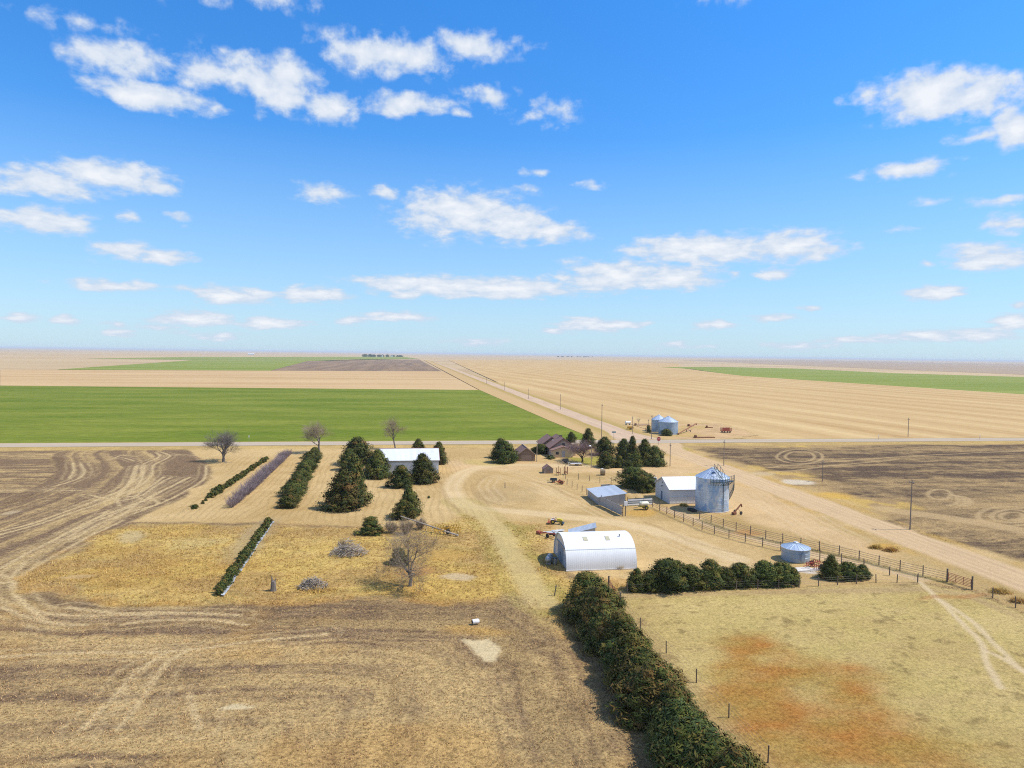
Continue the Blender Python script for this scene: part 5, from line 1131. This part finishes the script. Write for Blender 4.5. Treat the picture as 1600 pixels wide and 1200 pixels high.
sb = grain_bin('grain_bin', 'short round galvanised bin standing behind the corral fence near the red implement', x, y, 1.98, 1.85, 2.6, M_bin2, None, 20, .62)
MB().box(-.3, .3, -2.03, -1.985, .3, 1.4).build('door', M_bin2, sb)
g = 'twin grain bins across the paved road'
x, y = P(1044, 677.5); b1 = grain_bin('grain_bin', 'nearer of the two blue grey twin bins across the paved road', x, y, 3.7, 4.75, 6.9, M_bin2, g)
MB().box(-.4, .4, -3.75, -3.705, .4, 2.0).build('door', M_bin2, b1)
x2, y2 = P(1031, 674); grain_bin('grain_bin', 'rear one of the two blue grey twin bins across the paved road', x2-.2, y2+.8, 2.9, 4.75, 6.6, M_bin2, g)

# ---------------------------------------------------------------- poles and signs
def pole(px, py, top, label, r_=.15, arm=True, mat=None, group='utility poles along the roads', lamp=False):
    m = mpp(px, py); hor = 553+.0135*(px-800); hh = H*(1-(top-hor)/(py-hor))
    o = thing('utility_pole', label, 'utility pole', (*P(px, py), 0), 0, group)
    r_ *= .8; MB().tube((0, 0, -.3), (.02*hh*random.uniform(-.4, .4), 0, hh), r_, r_*.68, 8).build('pole', mat or M_pole, o, True)
    if arm:
        MB().box(-.06, .06, -.55, .55, hh-.62, hh-.5).build('crossarm', mat or M_pole, o)
        for s in (-.48, .48): MB().lathe([(.05, 0), (.07, .08), (.05, .16), (.02, .2)], 8, (0, s, hh-.49), True).build('insulator', M_steel, o)
        MB().lathe([(.04, 0), (.06, .1), (.03, .2)], 8, (0, 0, hh), True).build('insulator', M_steel, o)
    if lamp:
        MB().tube((0, 0, hh-.5), (-.5, -.3, hh-.2), .04).build('lamp_arm', M_steel, o); MB().lathe([(.30, 0), (.34, .08), (.18, .24), (.06, .3)], 12, (-.5, -.3, hh-.32), True).build('lamp_head', M_white, o)
    return o
for q in [(1422,827,749,'tall grey utility pole at the edge of the dark plowed field track',.15),(1285,752,719,'utility pole standing beside the pale puddle bed by the dark field',.13),(1131,727,688,'utility pole at the dark field corner straight behind the grain bin',.14),
          (1047,728,693,'utility pole at the bend of the gravel drive by the crossing junipers',.15),(1018,686,649,'utility pole right in front of the twin bins',.16),(988,678,651,'utility pole beside the small yellow cart in the bin yard',.14),
          (940,683,631,'very tall utility pole on the gravel road verge above the house',.17),(875.5,640,616,'first pole up the gravel road beyond the bin yard',.17),(826,623,607,'second pole up the gravel road beyond the bin yard',.18),
          (788,610,597,'third pole up the gravel road beyond the bin yard',.2),(760,599.5,589,'fourth and faintest pole up the gravel road',.22),(1419,682,653,'lone utility pole on the far side of the paved road to the east',.16),(1013.5,664,655,'short pole just behind the twin bins',.12)]: pole(*q[:4], q[4])
pole(838.6, 721, 688, 'pale bare timber pole between the garage and the brown house', .14, False, M_light_pole)
pole(923.6, 731, 695, 'dark yard light pole with a white lamp near the house lawn', .13, False, None, 'utility poles along the roads', True)
def sign(px, py, top, label, kind):
    hor = 553+.0135*(px-800); hh = H*(1-(top-hor)/(py-hor)); o = thing('road_sign', label, 'road sign', (*P(px, py), 0))
    MB().tube((0, 0, -.2), (0, 0, hh-.1), .05).build('post', M_steel, o)
    if kind == 'stop':
        rd = nmat('red_sign_face', (.42, .035, .035), (.36, .03, .03), 2, .5); pts = [(.72*math.cos(R(22.5+45*i)), hh-.7+.72*math.sin(R(22.5+45*i))) for i in range(8)]
        pw_ = [(.78*math.cos(R(22.5+45*i)), hh-.7+.78*math.sin(R(22.5+45*i))) for i in range(8)]
        MB().prism(pw_, 'y', -.08, -.055).build('sign_border', M_white, o); f_ = MB().prism(pts, 'y', -.10, -.082).build('sign_face', rd, o)
        cu = bpy.data.curves.new('sign_text', 'FONT'); cu.body = 'STOP'; cu.size = .5; cu.align_x = 'CENTER'; cu.align_y = 'CENTER'; cu.extrude = .004; cu.materials.append(M_white)
        t0_ = bpy.data.objects.new('sign_text', cu); me_ = bpy.data.meshes.new_from_object(t0_); bpy.data.objects.remove(t0_); tx = bpy.data.objects.new('sign_text', me_); C.objects.link(tx); tx.parent = f_; tx.location = (0, -.108, hh-.7); tx.rotation_euler = (R(90), 0, 0)
    elif kind == 'street': MB().box(-.7, .7, -.08, -.055, hh-.5, hh).build('sign_face', nmat('blue_green_sign', (.10, .22, .26), (.08, .18, .22), 2, .5), o)
    else: MB().box(-.12, .12, -.08, -.055, hh-.7, hh).build('sign_face', M_white, o)
    return o
sign(1029, 695, 682.5, 'red octagonal stop sign facing the gravel road at the crossing', 'stop'); sign(959, 687, 674, 'small blue green sign beside the gravel road at the crossing', 'street')
sign(389, 692, 680, 'thin white marker post at the green field edge', 'm'); sign(1373, 687, 679, 'short roadside marker west of the lone eastern pole', 'm'); sign(1531, 687, 679, 'short roadside marker east of the lone eastern pole', 'm')

# ---------------------------------------------------------------- fences
def fence(pts, spacing, label, h_=1.4, rails=(.3, .6, .9, 1.2), rail_m=None, post_m=None, pr=.075, rr_=.028, name='pipe_fence', cat='fence', group=None, drop_end=False):
    a0 = P(*pts[0]); o = thing(name, label, cat, (*a0, 0), 0, group); W_ = [Vector((P(*p)[0]-a0[0], P(*p)[1]-a0[1], 0)) for p in pts]
    cum = [0]
    for p, q in zip(W_[:-1], W_[1:]): cum.append(cum[-1]+(q-p).length)
    def at(d):
        for i in range(len(W_)-1):
            if d <= cum[i+1]+1e-6: return W_[i].lerp(W_[i+1], (d-cum[i])/(cum[i+1]-cum[i]+1e-9))
        return W_[-1]
    n = max(1, round(cum[-1]/spacing)); ps = [at(cum[-1]*i/n) for i in range(n+1)]
    for i, p in enumerate(ps):
        q = p+Vector((random.uniform(-.05, .05), random.uniform(-.05, .05), h_*random.uniform(.94, 1.08)))
        MB().tube((p.x, p.y, -.3), q, pr, pr*.9, 6).build('post', post_m or M_post, o, True)
    for z in rails:
        mb = MB()
        for p, q in zip(ps[:-1], ps[1:]): mb.tube((p.x, p.y, z), (q.x, q.y, z), rr_, n=5)
        mb.build('rail' if rr_ > .02 else 'wire', rail_m or M_pipe, o)
    return o
fence([(1020,792),(1036,800),(1052,808),(1079,819),(1102,830),(1148,843),(1213,858),(1283,874),(1350,887)], 3.0, 'long brown rail fence on the near side of the corral lane')
fence([(1093,811),(1112,817),(1161,832),(1200,842),(1262,856),(1331,871),(1403,890),(1480,908)], 3.0, 'long brown rail fence between the corral lane and the gravel road', 1.4)
def gate(pa, pb, label, mat):
    a0, b0 = P(*pa), P(*pb); L_ = math.hypot(b0[0]-a0[0], b0[1]-a0[1]); o = thing('pipe_gate', label, 'gate', (*a0, 0), math.atan2(b0[1]-a0[1], b0[0]-a0[0]))
    for x_ in (0, L_): MB().tube((x_, 0, -.3), (x_, 0, 1.75), .11, n=8).build('post', M_post, o)
    mb = MB()
    for z in (.25, .45, .65, .85, 1.05, 1.25): mb.tube((.15, 0, z), (L_-.15, 0, z), .035, n=6)
    for x_ in (.15, L_*.35, L_*.65, L_-.15): mb.tube((x_, 0, .25), (x_, 0, 1.25), .035, n=6)
    mb.build('gate_panel', mat, o); MB().box(L_-.2, L_-.08, -.07, -.03, .7, .8).build('latch', M_steel, o)
gate((1480, 908.5), (1519, 921), 'rust red pipe gate ending the corral fence by the gravel road', M_redp)
gate((951, 921), (969, 948), 'rust red pipe gate beside the first tree of the near windbreak', M_rust)
fence([(1350,887),(1393,899),(1434,909.5)], 3.6, 'low post fence closing the corner of the pasture lane', 1.1, (.4, .75, 1.0), M_wire, None, .08, .007, 'wire_fence')
fence([(980,926),(1080,923),(1180,920),(1250,917.5),(1302,913.5),(1358,910),(1434,909.5)], 3.0, 'wire fence on dark posts along the pasture behind the juniper row', 1.15, (.4, .7, 1.0), M_wire, None, .07, .007, 'wire_fence')
fence([(1519,921),(1550,934),(1587,949),(1660,982)], 3.4, 'wire fence carrying on past the red gate along the ditch', 1.3, (.4, .75, 1.1), M_wire, None, .075, .007, 'wire_fence')
fence([(969,950),(994,976),(1030,1010),(1076,1052),(1124,1104),(1200,1190)], 6.5, 'wire fence on thin posts beside the near windbreak', 1.2, (.4, .8, 1.2), M_wire, None, .06, .007, 'wire_fence')
fence([(886,757.5),(898,763),(916,772),(921,777)], 2.6, 'short wire fence on posts leading to the livestock shed', 1.35, (.45, .85, 1.2), M_wire, None, .065, .007, 'wire_fence')
fence([(884,748),(908,749),(930,752.5),(951,756),(975,758)], 3.2, 'wire fence on posts behind the red implements', 1.35, (.45, .85, 1.2), M_wire, None, .065, .007, 'wire_fence')
o = thing('fence_post', 'lone leaning dark post in the grass beside the near windbreak', 'post', (*P(866, 930), 0)); MB().tube((0, 0, -.2), (.25, 0, 1.25), .075, .07, 7).build('post_shaft', M_post, o); MB().tube((.2, -.06, 1.05), (.2, .1, 1.05), .085, n=7).build('wire_wrap', M_wire, o)
o = thing('fence_post', 'short dark post standing alone in the middle of the yard', 'post', (*P(789, 762), 0)); MB().tube((0, 0, -.2), (0, 0, 1.1), .10, .09, 7).build('post_shaft', M_post, o); MB().lathe([(.13, 0), (.13, .06)], 8, (0, 0, 1.08), True).build('post_cap', M_steel, o)

# ---------------------------------------------------------------- machinery and things lying about
def wheel(o, x, y, r_, mat=None, rimm=None, w_=.1):
    q = MB().lathe([(r_*.5, -w_), (r_*.92, -w_), (r_, -w_*.5), (r_, w_*.5), (r_*.92, w_), (r_*.5, w_)], 16).build('wheel', mat or M_tyre, o, True); q.rotation_euler = (R(90), 0, 0); q.location = (x, y, r_)
    MB().lathe([(.02, -w_*.6), (r_*.5, -w_*.6), (r_*.5, w_*.6), (.02, w_*.6)], 12).build('rim', rimm or M_steel, q); return q
def implement(px, py, L_, W_, label, mat, rz=0, tines=8, name='farm_implement', cat='farm implement', hgt=.9, wheels=True):
    o = thing(name, label, cat, (*P(px, py), 0), rz)
    mb = MB()
    for s in (-W_/2, W_/2): mb.tube((-L_/2, s, .55), (L_/2, s, .55), .07)
    for k in range(4): mb.tube((-L_/2+L_*k/3, -W_/2, .55), (-L_/2+L_*k/3, W_/2, .55), .06)
    mb.tube((-L_/2, 0, .55), (-L_/2-1.1, 0, .4), .06); mb.tube((-L_*.2, 0, .55), (-L_*.2, 0, hgt+.4), .05).tube((-L_*.2, 0, hgt+.4), (L_*.3, 0, .6), .04)
    mb.build('frame', mat, o)
    for k in range(tines):
        x_ = -L_/2+L_*(k+.5)/tines; q = MB()
        for s in (-W_/2, W_/2): q.tube((x_, s, .55), (x_+.12, s, .9*hgt), .06).tube((x_, s, .55), (x_-.1, s-.1, .05), .05)
        q.build('tine', mat, o)
    if wheels:
        for s in (-W_/2-.2, W_/2+.2): wheel(o, 0, s, .4, None, mat)
    return o
implement(699, 832, 4.4, 1.6, 'long ochre and rust coloured hay rake at the meadow edge', M_ochre, R(3), 10, 'hay_rake', 'hay rake', 1.25)
a_, b_ = P(626, 822), P(716, 838)
o = thing('fallen_pole', 'long grey fallen pole lying over the shrubs behind the bare tree', 'pole', (a_[0], a_[1], 0)); d_ = Vector((b_[0]-a_[0], b_[1]-a_[1], 0))
MB().tube((0, 0, 1.7), (d_.x*.55, d_.y*.55, .85), .11, .13, 8).tube((d_.x*.55, d_.y*.55, .85), (d_.x, d_.y, .12), .13, .15, 8).build('pole_shaft', M_dead, o)
for k in range(5): MB().tube((d_.x*(.45+.11*k), d_.y*(.45+.11*k), 1.0-.16*k), (d_.x*(.45+.11*k)+.1, d_.y*(.45+.11*k)-.8, .15+.1*(k % 2)), .05, .02, 5).build('broken_limb', M_dead, o)
o = thing('plastic_barrel', 'white barrel with a dark end lying on the stubble field', 'barrel', (*P(743, 975), .28), R(195)); o.scale = (.85, .85, .85); m0 = MB().lathe([(.27, -.45), (.31, -.35), (.31, .35), (.27, .45)], 20, cap=True)
mb = MB(); mb.add([(z, y_, x_) for x_, y_, z in m0.v], m0.f); mb.build('barrel_body', M_white, o, True)
m0 = MB().lathe([(.02, .45), (.25, .455), (.25, .48), (.02, .48)], 20); mb = MB(); mb.add([(z, y_, x_) for x_, y_, z in m0.v], m0.f); mb.build('barrel_end', M_dark, o)
implement(876, 756, 1.7, 1.1, 'small orange red implement parked at the corner of the wire fence', M_orange, R(8), 4, hgt=.7)
implement(872.5, 742, 1.0, .9, 'upright rust red implement nearest the tiny brown shed', M_rust, R(80), 3, hgt=1.9, wheels=False)
implement(884, 741, 1.2, .8, 'tall rust red frame standing behind the wire fence', M_rust, R(70), 3, hgt=2.1, wheels=False)
implement(1276, 887, 2.6, 1.5, 'red disc implement parked between the short bin and a juniper', M_redp, R(10), 7, 'disc_harrow', 'disc harrow', .95)
o = thing('concrete_pad', 'pale broken concrete pad at the foot of the short round bin', 'concrete pad', (*P(1256, 889), -.02), R(4)); MB().box(-2.2, 1.2, -.9, .6, -.1, .10).build('slab', M_concrete, o); MB().box(.4, 2.4, -1.0, .1, -.1, .07).build('slab', M_concrete, o)
# red auger at the big bin, drum and tyres
o = auger(1147, 804, 1158, 802.5, 1.5, 'short rust red auger against the base of the tall grain bin', M_rust, .14)
for i, (px, py) in enumerate(((1079, 797), (1084, 799))):
    o = thing('old_tyre', ('dark tyre lying flat at the shaded side of the grain bin', 'second dark tyre closer to the grain bin wall')[i], 'tyre', (*P(px, py), 0), 0, 'old tyres at the grain bin'); MB().lathe([(.34, .06), (.5, .0), (.64, .08), (.64, .3), (.5, .38), (.34, .32), (.34, .06)], 20).build('tyre_ring', M_tyre, o, True); MB().lathe([(.05, .1), (.34, .1), (.34, .2), (.05, .2)], 16).build('rim', M_rust, o)
# white pickup half hidden behind the juniper
def car(px, py, rz, label, body, name='pickup_truck', cat='pickup truck', L_=4.9):
    o = thing(name, label, cat, (*P(px, py), 0), rz); k = L_/4.9
    MB().prism([(-2.45*k, .5), (2.35*k, .5), (2.45*k, .75), (2.4*k, 1.02), (1.1*k, 1.12), (-2.45*k, 1.08)], 'y', -.9, .9).build('body', body, o)
    cb = MB(); b0, t0 = .84, .66
    cb.add([(-.75*k, -b0, 1.1), (1.15*k, -b0, 1.1), (1.15*k, b0, 1.1), (-.75*k, b0, 1.1), (-.55*k, -t0, 1.72), (.5*k, -t0, 1.72), (.5*k, t0, 1.72), (-.55*k, t0, 1.72)], [(0,3,2,1),(4,5,6,7),(0,1,5,4),(1,2,6,5),(2,3,7,6),(3,0,4,7)])
    c_ = cb.build('cab', body, o)
    MB().slab((1.10*k, -.72, 1.16), (1.10*k, .72, 1.16), (.55*k, .6, 1.66), (.55*k, -.6, 1.66), -.03).build('windscreen', M_glass, o)
    MB().slab((-.745*k, -.72, 1.18), (-.745*k, .72, 1.18), (-.575*k, .6, 1.66), (-.575*k, -.6, 1.66), .03).build('rear_window', M_glass, o)
    for s in (-1, 1): MB().slab((-.6*k, s*.83, 1.17), (.95*k, s*.83, 1.17), (.42*k, s*.70, 1.62), (-.5*k, s*.70, 1.62), .03*s).build('side_window', M_glass, o)
    for x_ in (-1.5*k, 1.5*k):
        for s in (-.82, .82): wheel(o, x_, s, .38, None, M_steel, .12)
    for s in (-.65, .65): MB().box(2.40*k, 2.47*k, s-.15, s+.15, .78, .95).build('headlight', M_white, o)
    return o
car(1021, 757, R(72), 'white pickup truck half hidden between juniper and white barn', M_white)
# flatbed trailer, dark cart, dark tank cart, bale
o = thing('flatbed_trailer', 'pale lilac grey flatbed trailer parked by the house lawn', 'trailer', (*P(900, 727), 0), R(4)); MB().box(-1.5, 1.5, -.7, .7, .45, .56).build('deck', nmat('lilac_grey_deck', (.56, .54, .56), (.46, .44, .46), 2), o); MB().tube((-1.5, 0, .5), (-2.1, 0, .8), .05).tube((-2.1, 0, .8), (-2.1, 0, 0), .05).build('hitch', M_white, o); MB().slab((1.5, -.6, .52), (1.5, .6, .52), (2.0, .6, .2), (2.0, -.6, .2), .05).build('ramp', M_white, o)
for s in (-.8, .8): wheel(o, .2, s, .28)
def cart(px, py, label, mat, L_=1.6, hgt=.8, rz=0): 
    o = thing('utility_cart', label, 'cart', (*P(px, py), 0), rz); b = MB(); b.box(-L_/2, L_/2, -.55, .55, .4, .48)
    for (x0_, x1_, y0_, y1_) in ((-L_/2, L_/2, -.6, -.552), (-L_/2, L_/2, .552, .6), (-L_/2-.05, -L_/2-.002, -.6, .6), (L_/2+.002, L_/2+.05, -.6, .6)): b.box(x0_, x1_, y0_, y1_, .4, .48+hgt)
    b.build('cart_box', mat, o); MB().tube((-L_/2, 0, .42), (-L_/2-.8, 0, .3), .04).build('hitch', M_dsteel, o)
    for s in (-.7, .7): wheel(o, 0, s, .32)
    return o
cart(883.5, 723, 'dark grey boxy cart at the edge of the house lawn', nmat('dark_grey_boards', (.13, .125, .13), (.09, .085, .09), 3), 1.4, .6)
cart(865, 753, 'low dark cart parked on bare yard by the red implement', M_dsteel, 1.5, .35, R(-15))
cart(985, 671, 'small yellow cart in the bin yard across the paved road', M_ochre, 2.2, .7); cart(947, 763, 'low grey stock tank cart behind the livestock shed roof', M_steel, 2.0, .3, R(10))
o = thing('round_bale', 'round straw bale standing on the bare yard by the drive', 'hay bale', (*P(942, 742), 0), R(-20)); m0 = MB().lathe([(.05, -.62), (.72, -.62), (.78, -.55), (.78, .55), (.72, .62), (.05, .62)], 26); mb = MB(); mb.add([(z, y_, x_+.78) for x_, y_, z in m0.v], m0.f)
mb.build('bale', nmat('straw_bale', (.36, .28, .17), (.24, .18, .11), 7, .9, bump=.8), o, True); MB().lathe([(.25, 0), (.3, .05), (.12, .12)], 10, (-.2, 0, 1.55), True).build('bale_cover', M_white, o)
# the bin yard: auger, pipes, scrap, wagon, tank
auger(1060, 679, 1088, 671.5, 2.2, 'long dark auger leaning up beside the nearer twin bin', M_rust, .2)
def pipes(px, py, L_, label, mat, rz, n=3):
    o = thing('pipe_bundle', label, 'pipes', (*P(px, py), 0), rz)
    for k in range(n): MB().tube((-L_/2, k*.35, .16), (L_/2-.6*(k % 2), k*.35, .16), .15, n=8).build('pipe', mat, o)
    MB().box(-L_/2+.4, -L_/2+1.0, -.3, n*.35, .3, .9).build('hopper', mat, o); return o
pipes(1101, 684, 8.0, 'long dark auger sections lying by the paved road in the bin yard', M_rust, R(-3)); pipes(1079, 666, 3.0, 'short dark scrap pipes farthest back in the bin yard', M_rust, R(12), 2); pipes(1108, 668.5, 3.2, 'dark scrap pipes next to the red wagon', M_rust, R(-16), 2); pipes(1003, 664.5, 7.0, 'long brown pipes lying behind the yellow cart', M_pipe, R(2), 2)
o = thing('hay_wagon', 'dark red slatted wagon on the edge of the striped field', 'wagon', (*P(1134.5, 676), 0), R(3)); MB().box(-2, 2, -.9, .9, .6, .72).build('deck', M_rust, o)
for s in (-.9, .85):
    for k in range(4): MB().box(-2, 2, s, s+.05, .75+.32*k, .95+.32*k).build('side_slat', M_redp, o)
    for x_ in (-1.98, -.7, .65, 1.9): MB().box(x_, x_+.08, s+.051, s+.1, .6, 2.0).build('stake', M_rust, o)
for x_ in (-1.2, 1.2):
    for s in (-.95, .95): wheel(o, x_, s, .34)
o = thing('fuel_tank', 'small white fuel tank on a stand at the gravel road bin yard', 'fuel tank', (*P(981, 664), 0), R(5)); m0 = MB().lathe([(.02, -1.1), (.6, -1.1), (.6, 1.1), (.02, 1.1)], 18); mb = MB(); mb.add([(z, y_, x_+1.1) for x_, y_, z in m0.v], m0.f); mb.build('tank', M_white, o, True)
for s in (-.8, .8): MB().box(s-.08, s+.08, -.5, .5, 0, .62).build('leg', M_dsteel, o)
# far farmsteads
def far(px, py, wd, hh, key, label, group): jx, jy = P(px, py); juniper((jx, jy, -.6), wd, hh, key, label, group, 'distant_tree')
for i in range(9): far(570+i*7+random.uniform(-2, 2), 557.2+random.uniform(-.1, .2), random.uniform(20, 34), random.uniform(11, 19), ('roundA', 'eggA', 'roundB')[i % 3], 'far hazy tree of the farmstead grove beyond the green fields', 'trees of the far farmstead')
for i in range(12): far(872+i*4.4+random.uniform(-1.5, 1.5)+(4 if i > 5 else 0), 557.8, random.uniform(18, 28), random.uniform(9, 14), ('roundA', 'eggB', 'roundB')[i % 3], 'far hazy tree in the line on the horizon beyond the striped field', 'tree line on the horizon')
def far_house(px, py, label, wd=14, hg=5): x, y = P(px, py); return gable_building('distant_house', label, 'house', x-wd/2, x+wd/2, y-4, y+4, hg*.6, hg, 'x', M_white, M_white, M_white_roof, None, .3, 'houses of the far farmstead')
far_house(596, 557.4, 'tiny white house in the middle of the far farmstead grove', 22, 8); far_house(612, 557.3, 'tiny white house at the thin end of the far farmstead grove', 18, 7); far_house(392, 554.5, 'faint pale building alone on the far plain to the west', 40, 12)
